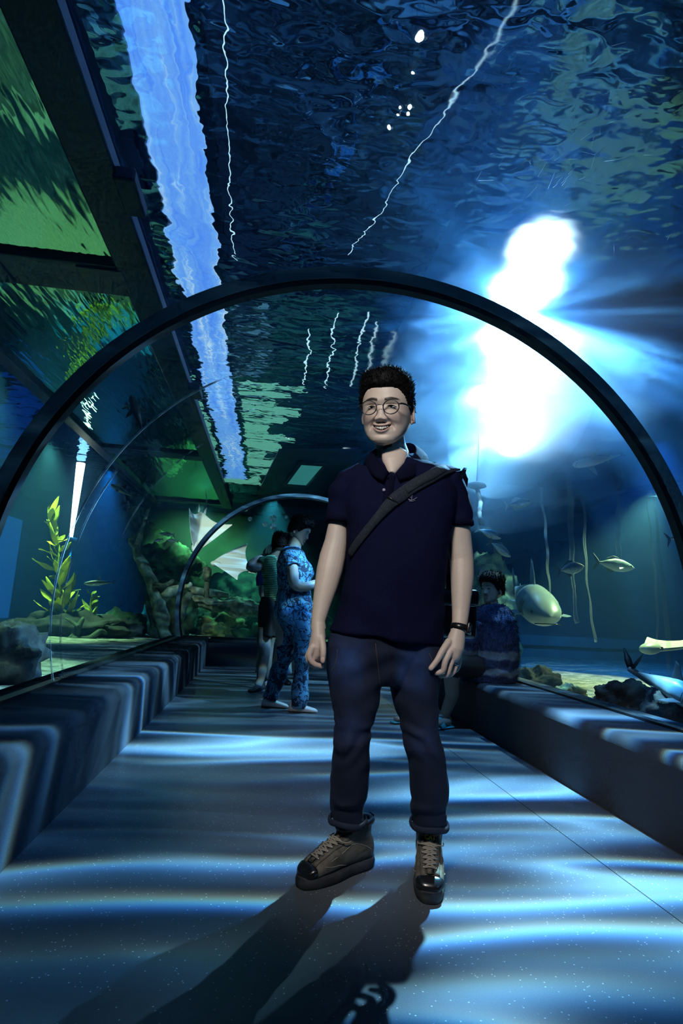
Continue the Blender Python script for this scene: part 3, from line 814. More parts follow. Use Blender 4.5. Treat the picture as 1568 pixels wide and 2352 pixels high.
# eyes, teeth, hair
def local_obj(g_, name, mt, parent):
    g_.v = [tuple(p) for p in xf(Mh, g_.v)]; return g_.obj(name, mt, parent)
for s in (-1, 1):
    ge = G(); ex = s*.0312; fy = face_y(ex, 0)+.0017
    ge.ball((ex, fy, -.0012), (.0130, .0042, .0030), 18, 10, Matrix.Rotation(-s*.30, 4, 'Z'))
    eo = local_obj(ge, 'eye', 'eye_white', man)
    gi = G(); gi.ball((ex-s*.001, fy-.0026, -.0010), (.0058, .0022, .0034), 16, 10, Matrix.Rotation(-s*.30, 4, 'Z'))
    local_obj(gi, 'iris', 'eye_dark', eo)
    gl_ = G(); lid = []
    for k in range(13):
        q = -1+2*k/12; lx = ex+s*.0145*q; lid.append((lx, face_y(lx, 0)-.0018-.001*(1-q*q), .0012+.0028*(1-q*q)-.002*max(q, 0)))
    gl_.tube(lid, [.0006+.0011*(1-abs(-1+2*k/12)**2) for k in range(13)], 6)
    local_obj(gl_, 'eyelid', 'hair_black', eo)
gt = G()
for k in range(8):
    q = -1+2*(k+.5)/8; tx = q*.0215; w_ = .0027*(1-.18*abs(q)); zt = -.0662+.0042*q*q; hgt = (.0092 if abs(q) < .3 else .0080)*(1-.35*q*q)
    fy = face_y(tx, -.07)+.0008+.004*q*q
    gt.ball((tx, fy, zt-hgt/2), (w_*1.06, .0034, hgt/2*1.12), 10, 8)
local_obj(gt, 'teeth', 'teeth', man)
def cut_man(x, y, z):
    ang = np.arctan2(np.abs(x), -y)                      # 0 at the front
    line = np.interp(ang, [0, .35, .62, .85, 1.05, 1.25, 1.42, 1.62, 1.75, 2.1, 3.2], [.062, .064, .058, .040, .012, -.008, -.012, .012, -.02, -.045, -.06])
    return z-line
def thick_man(x, y, z):
    f = sstep(.05, .11, z); fr = sstep(.02, -.06, y)
    return .007+.012*f+.012*f*fr
hair_geo(Mh, cut_man, thick_man, 2600, .017, 3).obj('hair', 'hair_black', man)

# glasses
gf = tag(empty('glasses_tmp'), None); bpy.data.objects.remove(gf)
gg = G(); LY = -.1115
for s in (-1, 1):
    cx = s*.0345; rim = []
    for k in range(37):
        a = 2*math.pi*k/36; rim.append((cx+.0242*math.cos(a), LY+.10*(abs(cx+.0242*math.cos(a))-.02)**1.0*.12, -.004+.0232*math.sin(a)))
    gg.tube(rim, .0017, 7)
    gg.tube([(s*.0585, LY+.006, .006), (s*.066, LY+.012, .007), (s*.074, LY+.03, .006), (s*.0795, -.03, .002), (s*.081, .004, -.002)], [(.0016, .0028)]*5, 8)
gg.tube([(-.0112, LY-.0005, .001), (-.006, LY-.003, .004), (.006, LY-.003, .004), (.0112, LY-.0005, .001)], .0012, 7)
gl_o = local_obj(gg, 'glasses', 'black_plastic', man); gl_o['label'] = 'round black wire glasses'
for s in (-1, 1):
    gp = G(); cx = s*.0345
    gp.add([(cx, LY+.0006, -.004)]+[(cx+.0236*math.cos(2*math.pi*k/32), LY+.10*(abs(cx+.0236*math.cos(2*math.pi*k/32))-.02)*.12, -.004+.0226*math.sin(2*math.pi*k/32)) for k in range(32)], [(0, 1+k, 1+(k+1) % 32) for k in range(32)])
    local_obj(gp, 'lens', 'spectacle_glass', gl_o)
# nails
for nm, th in (('r', thumb_r), ('l', thumb_l)):
    gn = G(); tip = th[-1]; d = th[-1]-th[-3]; d /= np.linalg.norm(d)
    gn.tube([tip-d*.010+np.array([0, -.0082, 0]), tip-d*.002+np.array([0, -.0086, 0]), tip+d*.005+np.array([0, -.0066, 0])], [(.0052, .0016), (.0062, .0018), (.0045, .0014)], 10, ref=(1, 0, 0), round_ends=True)
    gn.obj('thumbnail', 'nail', man)
# ring on the left hand
gr_ = G(); rp = np.array(smooth_path(ppx(fl[2], YM), 8)[2]); rd = np.array(smooth_path(ppx(fl[2], YM), 8)[3])-rp; rd /= np.linalg.norm(rd)
gr_.tube([rp-rd*.002, rp+rd*.002], .0112, 16); gr_.obj('finger_ring', 'metal', man)

# polo shirt
g = G()
TOR = [(880,1052,936,1050,1.985,.050),(846,1064,970,1060,1.985,.070),(815,1082,1012,1076,1.985,.092),(793,1102,1040,1098,1.985,.108),(784,1130,1048,1128,1.985,.120),(786,1170,1043,1170,1.98,.128),(794,1210,1032,1212,1.975,.130),
       (797,1260,1025,1262,1.97,.130),(794,1320,1020,1324,1.97,.130),(783,1380,1014,1388,1.975,.131),(766,1425,1012,1440,1.98,.134),(755,1444,1014,1478,1.98,.137),(757,1449,1012,1485,1.98,.133)]
g.loft([ring_px(*r, n=48) for r in TOR])
g.tube(ppx([(836,1092,.015),(800,1110,.018),(783,1140,.02),(778,1172,.022),(776,1199,.022)], YM), [(.050,.075),(.052,.078),(.047,.066),(.044,.058),(.0425,.054)], 28, ref=(1, 0, .25))
g.tube(ppx([(985,1088,.015),(1028,1108,.018),(1046,1140,.02),(1051,1175,.022),(1053,1208,.022)], YM), [(.050,.075),(.053,.080),(.052,.068),(.051,.062),(.051,.060)], 28, ref=(1, 0, -.25))
shirt = fuse(g, .0038, 6)
P = coords(shirt); N = normals(shirt)
zt = sstep(1.30, .70, P[:, 2])
fold = .0045*np.sin(9*P[:, 0]+26*P[:, 2]+3*vnoise(P, 6, 1))*zt+.0035*fbm(P, 9, 3, 2)
drape = .005*np.sin(38*P[:, 0]+6*vnoise(P, 5, 4))*sstep(.95, .72, P[:, 2])
arm_f = .003*np.sin(60*P[:, 2]+30*P[:, 0])*sstep(.17, .24, np.abs(P[:, 0]-atY(905, 1150, YM)[0]))*sstep(1.1, 1.2, P[:, 2])
set_coords(shirt, P+N*(fold+drape+arm_f)[:, None])
polo = mk_from_mesh('polo_shirt', shirt, 'polo_navy', man)
bvh_sh = surf_caster(shirt)
for cen, ax_, rr in (((776,1198,.022), (778,1172,.022), (.0435,.055)), ((1053,1207,.022), (1051,1175,.022), (.0522,.0612))):
    a, b2 = ppx([cen, ax_], YM); d = (a-b2)/np.linalg.norm(a-b2)
    gc = G(); gc.tube([a-d*.016, a-d*.013, a+d*.002, a+d*.004], [(rr[0]*.97, rr[1]*.97), (rr[0]*1.035, rr[1]*1.035), (rr[0]*1.035, rr[1]*1.035), (rr[0]*.97, rr[1]*.97)], 32, ref=(1, 0, .25 if cen[0] < 900 else -.25))
    gc.obj('sleeve_cuff', 'polo_collar', polo)
def collar(top, bot):
    g = G(); n = 14; T = smooth_path(ppx(top, YM), n); B = smooth_path(ppx(bot, YM), n); rings = []
    for a, b_ in zip(T, B):
        mid = (a+b_)/2; out = np.array([mid[0]-nb[0], mid[1]-nb[1]-.0, 0]); out /= np.linalg.norm(out)
        rings.append([a, a*.66+b_*.34+out*.010, a*.25+b_*.75+out*.008, b_+out*.002, b_-out*.004, a*.5+b_*.5-out*.001, a-out*.006])
    g.loft(rings); return g
collar([(908,1024,.075),(872,1024,.055),(858,1040,-.01),(876,1066,-.072),(893,1084,-.098)], [(908,1046,.10),(856,1048,.075),(838,1066,-.02),(858,1094,-.092),(880,1104,-.112)]).obj('collar', 'polo_collar', polo)
collar([(908,1024,.075),(945,1018,.055),(957,1034,-.01),(938,1062,-.072),(908,1086,-.098)], [(908,1046,.10),(966,1040,.075),(984,1060,-.02),(957,1092,-.092),(917,1104,-.112)]).obj('collar', 'polo_collar', polo)
def on_shirt(px, py, off=.003):
    return hit_px(bvh_sh, px, py, off)
pp = [on_shirt(898-14*k/8, 1092+84*k/8, .002) for k in range(9)]
g = G(); ribbon(g, [p for p, n in pp], [n for p, n in pp], .030, .002); g.obj('placket', 'polo_collar', polo)
for bx, by in ((889, 1098), (881, 1127), (884, 1160)):
    p, n = on_shirt(bx, by, .0065); g = G(); g.tube([p-n*.002, p+n*.0012], .0052, 14); g.tube([p+n*.0008, p+n*.002], [.0042, .0036], 14)
    g.obj('button', 'thread_pale' if by == 1127 else 'polo_collar', polo)
# small embroidered chest mark
g = G()
for strokes in ([(944,1136),(945,1142),(944,1149)], [(937,1147),(943,1150),(951,1147),(957,1143)], [(939,1151),(945,1152),(953,1150)], [(941,1144),(944,1140),(947,1139)]):
    pts = [on_shirt(x, y, .003)[0] for x, y in strokes]; g.tube(pts, .0009, 6)
g.obj('chest_mark', 'thread_pale', polo)

# shoulder bag with its strap
bag_base = atY(1036, 1462, 2.20)
bag = tag(empty('shoulder_bag', bag_base), 'black shoulder bag behind the smiling person hip on a diagonal chest strap', 'bag')
pts, nr = [], []
for x, y in smooth_path([(1052,1062,0),(1036,1068,0),(1010,1080,0),(985,1094,0),(955,1112,0),(925,1132,0),(895,1156,0),(870,1184,0),(845,1215,0),(822,1246,0),(803,1275,0)], 30) if False else [p[:2] for p in smooth_path([(1056,1082,0),(1036,1078,0),(1010,1084,0),(985,1098,0),(955,1114,0),(925,1134,0),(895,1158,0),(870,1186,0),(845,1217,0),(822,1248,0),(806,1275,0)], 34)]:
    p, n = on_shirt(x, y, .006)
    if p is not None: pts.append(p); nr.append(n)
wd = [.046 if i < 16 else max(.030, .046-.003*(i-16)) for i in range(len(pts))]
g = G(); ribbon(g, pts, nr, wd, .0045); st = g.obj('strap', 'strap_web', bag)
g = G(); ribbon(g, [p+n*.005 for p, n in zip(pts[3:15], nr[3:15])], nr[3:15], .026, .003); g.obj('shoulder_pad', 'strap_web', st)
a = pts[17]; n_ = nr[17]; g = G(); g.tube([a+n_*.004+np.array([-.02, 0, .012]), a+n_*.006, a+n_*.004+np.array([.02, 0, -.012])], .004, 8); g.obj('buckle', 'black_plastic', st)
g = G(); back = ppx([(1056,1082,-.05),(1066,1084,.05),(1064,1110,.14),(1050,1200,.185),(1036,1300,.20),(1034,1360,.215)], YM)
back = smooth_path(back, 16); ribbon(g, back, [np.array([.5, .85, .1])/math.sqrt(.9825)]*16, .034, .004); g.obj('strap', 'strap_web', bag)
g = G(); c = atY(1040, 1408, 2.2); g.box(c-np.array([.075, .045, .095]), c+np.array([.085, .05, .085]))
mk_from_mesh('bag_body', bevel(g.mesh(), .018, 3), 'bag_black', bag)
g = G(); g.box(c-np.array([.080, .050, -.03]), c+np.array([.090, .056, .094])); mk_from_mesh('flap', bevel(g.mesh(), .014, 3), 'bag_black', bag)
g = G(); g.tube([c+np.array([-.08, -.052, .03]), c+np.array([.085, -.052, .03])], .002, 6); g.obj('zip', 'metal', bag)

# jeans
g = G()
RL = [(762,1450,890,1455,1.985,.108),(750,1480,884,1480,1.988,.112),(750,1540,880,1540,1.99,.104),(757,1595,873,1595,1.985,.094),(766,1637,860,1637,1.985,.086),(771,1672,852,1672,1.98,.079),(765,1700,847,1700,1.975,.082),(760,1750,846,1750,1.99,.081),(760,1800,845,1800,2.005,.077),(759,1850,837,1850,2.025,.070),(759,1868,833,1868,2.035,.066),(762,1882,834,1882,2.038,.064)]
LL = [(876,1460,1008,1482,1.985,.108),(886,1500,1011,1500,1.988,.112),(892,1545,1006,1545,1.99,.104),(901,1597,1002,1597,1.985,.094),(912,1640,1003,1640,1.985,.086),(924,1680,1006,1680,1.975,.079),(931,1716,1015,1716,1.97,.082),(940,1750,1021,1750,1.975,.081),(942,1800,1024,1800,1.985,.078),(946,1845,1023,1845,1.995,.072),(949,1872,1021,1872,2.005,.067),(949,1892,1021,1892,2.01,.065)]
g.loft([ring_px(*r, n=36) for r in RL]); g.loft([ring_px(*r, n=36) for r in LL])
g.loft([ring_px(*r, n=44) for r in [(790,1420,1000,1440,1.985,.10),(757,1456,1010,1480,1.985,.120),(752,1490,1010,1500,1.988,.118),(770,1535,996,1540,1.99,.10),(800,1570,970,1575,1.99,.075)]])
jn = fuse(g, .0042, 5)
P = coords(jn); N = normals(jn)
zk = atY(805, 1700, 1.97)[2]; zc_ = atY(800, 1870, 2.02)[2]; zth = atY(800, 1530, 1.98)[2]
mid_x = atY(887, 1600, YM)[0]; side = np.where(P[:, 0] < mid_x, -1., 1.)
u_ = P[:, 0]*side
nz_ = vnoise(P, 12, 6)
kn = np.exp(-0.5*((P[:, 2]-zk)/.055)**2); cf = np.exp(-0.5*((P[:, 2]-zc_)/.05)**2)
tiltx = P[:, 0]*1.0
f_ = .0062*kn*np.sin(62*(P[:, 2]+.5*side*(P[:, 0]-mid_x-side*.15))+5.5*nz_+2*vnoise(P, 5, 2))*(.4+.6*vnoise(P, 7, 3)**2*2)+.0050*cf*np.sin(66*(P[:, 2]-.4*tiltx)+5.0*nz_)*(.4+.9*np.abs(vnoise(P, 8, 8)))
f_ += .003*np.sin(30*P[:, 2]-22*P[:, 0]+3*nz_)*sstep(zth+.06, zk, P[:, 2])+.002*fbm(P, 14, 2, 9)
cr = np.exp(-0.5*(np.linalg.norm(P-atY(887, 1560, YM-.08), axis=1)/.09)**2); f_ += .004*cr*np.sin(70*(P[:, 2]+.5*np.abs(P[:, 0]-mid_x)))
set_coords(jn, P+N*f_[:, None])
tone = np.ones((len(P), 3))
pale_front = np.zeros(len(P))  # lighter patches on the thigh and knee fronts
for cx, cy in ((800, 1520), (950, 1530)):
    c = atY(cx, cy, YM-.08); pale_front += np.exp(-((P[:, 0]-c[0])/.055)**4-((P[:, 2]-c[2])/.075)**2)*(P[:, 1] < YM)
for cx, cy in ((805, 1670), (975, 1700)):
    c = atY(cx, cy, YM-.06); pale_front += .45*np.exp(-((P[:, 0]-c[0])/.05)**2-((P[:, 2]-c[2])/.05)**2)*(P[:, 1] < YM)
tone *= (0.42+2.4*np.clip(pale_front, 0, 1)*(0.7+.3*fbm(P, 30, 2, 3)))[:, None]*np.array([.7, 1.05, 1.6])
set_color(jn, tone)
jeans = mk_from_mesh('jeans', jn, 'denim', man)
bvh_j = surf_caster(jn)
for rr in (RL[-1], LL[-1]):
    c = np.mean(ring_px(*rr), 0); w2 = (rr[2]-rr[0])/2*mpp(2.02)
    g = G()
    rings = []
    for k in range(28):
        a = 2*math.pi*k/28; o_ = np.array([math.cos(a)*(w2+.002), math.sin(a)*(rr[5]+.002), 0]); n_ = o_/np.linalg.norm(o_)
        wob = .003*math.sin(3*a+rr[0])
        rings.append([c+o_+n_*(.003+.0055*math.cos(b_)) + np.array([0, 0, wob+.010*math.sin(b_)]) for b_ in np.linspace(0, 2*math.pi, 10, endpoint=False)])
    rings.append(rings[0]); g.loft(rings, False); me = g.mesh(); set_color(me, np.ones((len(me.vertices), 3))*.9)
    mk_from_mesh('rolled_cuff', me, 'denim', jeans)
mat('stitch', (0.10, 0.08, 0.06), 0.8)
for path in ([(775,1492),(772,1520),(762,1545)], [(862,1478),(868,1530),(874,1580)], [(985,1500),(995,1525),(1003,1550)]):
    pts = [hit_px(bvh_j, x, y, .001) for x, y in [q[:2] for q in smooth_path([(*q, 0) for q in path], 8)]]
    pts = [p for p, n in pts if p is not None]
    if len(pts) > 2: g = G(); g.tube(pts, .0011, 5); g.obj('seam', 'stitch', jeans)

# watch
wp, wd_ = ppx([(1056,1442,-.048)], YM)[0], None
ax_ = atY(1050, 1462, YM-.052)-atY(1056, 1420, YM-.042); ax_ /= np.linalg.norm(ax_)
g = G(); g.tube([wp-ax_*.0115, wp-ax_*.010, wp+ax_*.010, wp+ax_*.0115], [(.028, .0255), (.0315, .029), (.0315, .029), (.028, .0255)], 28, ref=(1, 0, 0))
watch = tag(g.obj('wristwatch', 'black_plastic', man)); watch['label'] = 'black digital wristwatch on the left wrist'
sd = np.array([.80, -.60, -.05]); sd -= ax_*np.dot(sd, ax_); sd /= np.linalg.norm(sd); tg = np.cross(ax_, sd)
def obox(c, u, v, w, hu, hv, hw):
    g = G(); Mx = Matrix(((u[0], v[0], w[0], c[0]), (u[1], v[1], w[1], c[1]), (u[2], v[2], w[2], c[2]), (0, 0, 0, 1)))
    g.box((-hu, -hv, -hw), (hu, hv, hw), 0, Mx); return g
mk_from_mesh('watch_case', bevel(obox(wp+sd*.032, sd, tg, ax_, .0055, .016, .018).mesh(), .003, 2), 'black_plastic', watch)
mat('lcd', (0.10, 0.13, 0.14), 0.2)
obox(wp+sd*.0378, sd, tg, ax_, .0006, .010, .009).obj('watch_face', 'lcd', watch, False)

# boots
mat('boot_leather', (0.085, 0.070, 0.052), 0.62, noise=(22.0, (0.17, 0.145, 0.11)), bump=(160.0, 0.35))
mat('boot_dark', (0.014, 0.013, 0.013), 0.5, bump=(120.0, 0.2))
mat('toe_rubber', (0.012, 0.013, 0.015), 0.22)
mat('sole_rubber', (0.045, 0.050, 0.056), 0.7, noise=(30.0, (0.02, 0.022, 0.025)))
mat('lace', (0.40, 0.35, 0.28), 0.8, bump=(800.0, 0.5))
mat('logo_yellow', (0.75, 0.62, 0.04), 0.6)
def boot(M, tilt=0.0, text=True, n_lace=6):
    """work boot: ankle at the local origin, toe along -y, sole on z = 0"""
    def L(g_): g_.v = [tuple(p) for p in xf(M, g_.v)]; return g_
    root = {}
    # outline of the sole
    def outline(k, grow=0.0, n=44):
        out = []
        for i in range(n):
            a = 2*math.pi*i/n; y = -math.cos(a)*.155-.055
            q = (y+.21)/.31
            w = (.050-.012*math.exp(-((q-.62)/.18)**2)-.006*q)+grow
            x = math.sin(a)*w; x = math.copysign(abs(math.sin(a))**.62*w, math.sin(a))
            out.append((x, y+math.copysign(grow, y+.055)*abs(math.cos(a)), k))
        return out
    g = G(); g.loft([outline(.0, -.002), outline(.004, .003), outline(.020, .005), outline(.030, .002), outline(.034, -.006)])
    sole = L(g).obj('boot_sole', 'sole_rubber', None)
    gu = G()
    secs = [(-.197,.018,.026,.038),(-.187,.034,.030,.054),(-.160,.045,.034,.070),(-.125,.0475,.036,.084),(-.095,.046,.036,.098),(-.060,.043,.036,.112),(-.030,.041,.036,.126),(.000,.041,.036,.132),(.035,.040,.036,.130),(.065,.038,.036,.122),(.085,.030,.034,.100),(.095,.016,.032,.075)]
    rings = []
    for y, w, z0, z1 in secs:
        r = []
        for k in range(26):
            a = 2*math.pi*k/26; ca, sa = math.cos(a), math.sin(a)
            r.append((w*math.copysign(abs(ca)**.8, ca), y, (z0+z1)/2-.004+(z1-z0+.012)/2*math.copysign(abs(sa)**.75, sa)))
        rings.append(r)
    gu.loft(rings)
    gu.tube([(0, .020, .07), (0, .018, .10), (0, .017, .125), (0, .017, .146)], [(.044, .068), (.044, .066), (.046, .066), (.047, .067)], 26, ref=(1, 0, 0))
    me = fuse(gu, .0032, 4); Pq = coords(me); Nq = normals(me)
    set_coords(me, Pq+Nq*(.0022*np.sin(110*(Pq[:, 1]*.8+Pq[:, 2]))*np.exp(-((Pq[:, 1]+.085)/.03)**2)+.0012*fbm(Pq, 30, 2, 4))[:, None])
    bv = surf_caster(me)
    me2 = me.copy(); set_coords(me2, xf(M, coords(me)))
    upper = mk_from_mesh('boot_upper', me2, 'boot_leather', None)
    sole.parent = upper
    # rubber toe cap
    gt_ = G(); rings = []
    for y, w, z0, z1 in [(-.2065,.012,.030,.040),(-.203,.026,.027,.048),(-.195,.036,.026,.0555),(-.186,.041,.026,.0615),(-.178,.0440,.027,.0655),(-.174,.0445,.028,.066),(-.172,.0420,.030,.064)]:
        rings.append([(w*math.copysign(abs(math.cos(a))**.75, math.cos(a)), y, (z0+z1)/2+(z1-z0)/2*math.copysign(abs(math.sin(a))**.7, math.sin(a))) for a in [2*math.pi*k/30 for k in range(30)]])
    gt_.loft(rings); L(gt_).obj('toe_cap', 'toe_rubber', upper)
    def sf(x, y, off=.002):
        h = bv.ray_cast(Vector((x, y, .4)), Vector((0, 0, -1)))
        if h[0] is None: return np.array([x, y, .15])
        return np.array(h[0]+h[1]*off)
    def front(x, z, off=.002):
        h = bv.ray_cast(Vector((x, -.4, z)), Vector((0, 1, 0)))
        if h[0] is None: return np.array([x, -.02, z])
        return np.array(h[0]+h[1]*off)
    # overlay panels, stitched: eyestay both sides, heel counter, toe band
    def rowpt(q, s, wx, off):
        # q 0 at the vamp, 1 at the top of the shaft
        d_ = Vector((0, .7071, -.7071)); b0_ = Vector((s*wx, -.150+.125*q, .068+.072*q))
        h = bv.ray_cast(b0_-d_*.4, d_)
        return np.array(h[0]+h[1]*off) if h[0] is not None else np.array(b0_)
    for s in (-1, 1):
        g = G(); rings = []
        for k in range(12):
            q = -.15+1.15*k/11
            a = rowpt(q, s, .014+.006*q, .0015); b_ = rowpt(q, s, .030+.004*q, .0015); n_ = np.array([s*.3, -.8, .4]); n_ /= np.linalg.norm(n_)
            rings.append([a, a+n_*.0028, b_+n_*.0028, b_])
        g.loft(rings); L(g).obj('eyestay', 'boot_leather', upper)
    g = G(); rings = []
    for k in range(10):
        q = -.1+1.25*k/9; a = rowpt(min(q, 1), -1, .012, .001); b_ = rowpt(min(q, 1), 1, .012, .001); lift = np.array([0, -.004-.010*max(0, q-.85), .003+.06*max(0, q-.98)])
        rings.append([a+lift, a*.5+b_*.5+lift+np.array([0, -.004, 0]), b_+lift, a*.5+b_*.5+lift+np.array([0, .004, 0])])
    g.loft(rings); tongue = L(g).obj('tongue', 'boot_leather', upper)
    # padded collar
    g = G(); cl = []
    for k in range(33):
        a = 2*math.pi*k/32; cl.append((.046*math.cos(a), .017+.066*math.sin(a), .150+.006*math.sin(a)+.004*math.cos(2*a)))
    g.tube(cl, .0105, 10); L(g).obj('padded_collar', 'boot_dark', upper)
    g = G(); g.tube([(0, .086, .132), (0, .098, .142), (0, .101, .158), (0, .090, .166)], [(.007, .002)]*4, 8, ref=(1, 0, 0)); L(g).obj('pull_loop', 'boot_dark', upper)
    # laces
    g = G(); eyes = []
    for k in range(n_lace):
        q = .02+.64*k/(n_lace-1)
        pr_ = [rowpt(q, s, .019+.006*q, .0045) for s in (-1, 1)]; eyes.append(pr_)
        for p in pr_:
            ge = G(); ge.tube([p+np.array([0, .001, 0]), p+np.array([0, -.0022, .0008])], .0036, 10); L(ge).obj('eyelet', 'metal', upper)
    for k in range(n_lace-1):
        for s in (0, 1):
            a, b_ = eyes[k][s], eyes[k+1][1-s]; mid = (a+b_)/2+np.array([0, -.006, .007])
            g.tube(smooth_path([a, mid, b_], 7), .0028, 6)
    for k in range(n_lace):
        a, b_ = eyes[k]; g.tube(smooth_path([a, (a+b_)/2+np.array([0, -.006, .006]), b_], 6), .0028, 6)
    a, b_ = eyes[-1]; kn_ = (a+b_)/2+np.array([.004, -.012, -.004])
    for e_ in ((-.028, -.020, -.050), (.018, -.026, -.055)):
        g.tube(smooth_path([kn_, kn_+np.array(e_)*.5+np.array([0, -.008, .004]), kn_+np.array(e_)], 6), .0019, 6)
    for s in (-1, 1):
        g.tube(smooth_path([kn_, kn_+np.array([s*.022, -.006, .010]), kn_+np.array([s*.040, .012, .004]), kn_+np.array([s*.042, .035, .004])], 9), .0021, 6)
    g.ball(kn_, (.006, .005, .005), 10, 8)
    L(g).obj('laces', 'lace', upper)
    # stitched side lines
    g = G()
    for s in (-1, 1):
        for path in ([(-.12, .070), (-.07, .085), (-.02, .10), (.03, .085), (.07, .06)], [(-.02, .10), (0, .13), (.01, .165)], [(-.145, .06), (-.12, .055), (-.08, .05), (-.05, .042)]):
            pts = []
            for y, z in path:
                h = bv.ray_cast(Vector((s*.2, y, z)), Vector((-s, 0, 0)))
                if h[0] is not None: pts.append(np.array(h[0]+h[1]*.0006))
            if len(pts) > 2: g.tube(smooth_path(pts, 12), .0012, 5)
    L(g).obj('stitching', 'lace', upper)
    if text:
        cu = bpy.data.curves.new('t', 'FONT'); cu.body = 'CAT'; cu.size = .019; cu.extrude = .0006; cu.align_x = 'CENTER'; cu.offset = .0006; cu.space_character = .95
        to = bpy.data.objects.new('t', cu); COL.objects.link(to); dg = bpy.context.evaluated_depsgraph_get(); dg.update()
        tme = bpy.data.meshes.new_from_object(to.evaluated_get(dg)); bpy.data.objects.remove(to)
        c = rowpt(.80, 0, 0, .0); Mt = Matrix.Translation(Vector((c[0]+.002, c[1]-.014, c[2]+.004))) @ Matrix.Rotation(math.radians(62), 4, 'X')
        set_coords(tme, xf(M, xf(Mt, coords(tme))))
        mk_from_mesh('tongue_lettering', tme, 'logo_yellow', upper, False)
    return upper
def boot_at(ankle, d):
    th = math.atan2(d[0], -d[1])                      # local -y turned to d
    return Matrix.Translation((ankle[0], ankle[1], 0)) @ Matrix.Rotation(th, 4, 'Z')
toe_r = atZ(700, 2036, 0); toe_l = atZ(987, 2086, 0)
ank_r = atY(806, 1905, 2.05); ank_l = atY(985, 1915, 2.03)
for toe, ank, txt in ((toe_r, ank_r, False), (toe_l, ank_l, True)):
    d = np.array([toe[0]-ank[0], toe[1]-ank[1]]); d /= np.linalg.norm(d)
    up = boot(boot_at(ank, d), text=txt)
    up.name = 'boot'; up.parent = man; up.matrix_parent_inverse = Matrix.Translation(man.location).inverted()
    for c_ in up.children: c_.matrix_parent_inverse = Matrix()
# ------------------------------------------------------------------ above the tank: framed panes, added glowing strip, lamps
def emit(name, color, strength):
    m, nt = new_mat(name); e = nt.new('ShaderNodeEmission', i_Color=(*color, 1), i_Strength=strength)
    nt.link(e.outputs[0], nt.out.inputs['Surface']); m.cycles.emission_sampling = 'NONE'; return m
mat('frame_paint', (0.003, 0.007, 0.035), 0.4, noise=(3.0, (0.006, 0.014, 0.06)))
m, nt = new_mat('calm_mirror')
tc = nt.new('ShaderNodeTexCoord').outputs['Object']
gl = nt.new('ShaderNodeBsdfGlossy', i_Roughness=0.03, i_Color=(0.45, 0.84, 0.74, 1))
nt.link(nt.bump(nt.noise(nt.mapping(tc, rot=(0, 0, .5), sc=(3.0, 0.6, 1)), 3.0, 2.0), 0.35, 0.03), gl.inputs['Normal'])
nt.link(gl.outputs[0], nt.out.inputs['Surface'])
FZ = ZW-0.05
def bbox_obj(lo, hi, name, mt, parent, w=.012):
    g = G(); g.box(lo, hi); return mk_from_mesh(name, bevel(g.mesh(), w, 2), mt, parent, False)
fr = tag(empty('surface_frame', (-1.9, 4.0, FZ-.06)), 'dark blue framework of beams holding flat panes at the water surface', 'frame')
FX = [(-1.22, -0.98), (-2.86, -2.70)]
FYS = [(-2.0, -1.7), (3.85, 4.25), (9.0, 9.35), (13.4, 13.7)]
for xa, xb in FX: bbox_obj((xa, -2.0, FZ-.07), (xb, 14.0, FZ+.03), 'long_beam', 'frame_paint', fr)
for ya, yb in FYS:
    bbox_obj((FX[1][1], ya, FZ-.06), (FX[0][0], yb, FZ+.03), 'cross_beam', 'frame_paint', fr)
    for k, (dx, dy) in enumerate(((.05, .0), (.9, .06))):
        bbox_obj((FX[1][1]+.3+dx, ya+.03, FZ-.075), (FX[1][1]+.62+dx, yb-.03, FZ-.055), 'plate', 'frame_paint', fr, .006)
for i in range(3):
    g = G(); ya, yb = FYS[i][1], FYS[i+1][0]; x0, x1 = FX[1][1], FX[0][0]
    g.box((x0, ya, FZ-.02), (x1, yb, FZ-.005)); g.obj('pane', 'calm_mirror', fr, False)
for y in (1.2, 2.9, 6.0): bbox_obj((FX[0][1]-.02, y, FZ-.10), (FX[0][1]+.10, y+.32, FZ-.02), 'bracket', 'frame_paint', fr)

m, nt = new_mat('strip_glow')                 # streaky glow of a strip added for the bright band overhead
tc = nt.new('ShaderNodeTexCoord').outputs['Object']
st_ = nt.ramp(nt.noise(nt.mapping(tc, sc=(9.0, 0.35, 1)), 1.6, 4.0, .6, .8), [(.36, (0.10, 0.30, 1.0)), (.55, (0.20, 0.46, 1.0)), (.68, (0.62, 0.80, 1.0))])
e_ = nt.new('ShaderNodeEmission', i_Strength=3.4); nt.link(st_, e_.inputs[0]); nt.link(e_.outputs[0], nt.out.inputs['Surface']); m.cycles.emission_sampling = 'NONE'
sk_ = tag(empty('glow_strip', (-.35, 4, ZW+.9)), 'long pale blue glowing strip added above the rippled surface', 'glow_strip')
g = G(); g.box((-.98, -1.5, ZW+.9), (-.62, 12.0, ZW+.94)); g.obj('strip_panel', 'strip_glow', sk_, False)
for x in (-1.06, -.62): bbox_obj((x, -1.5, ZW+.86), (x+.08, 12, ZW+.96), 'added_rail', 'frame_paint', sk_)
g = G(); g.box((XL, YN, ZW+1.4), (XR, YF, ZW+1.45)); mat('roof_dark', (0.01, 0.02, 0.04), 0.9)
tag(g.obj('ceiling', 'roof_dark', None, False), 'dark roof above the water', 'ceiling', kind='structure')

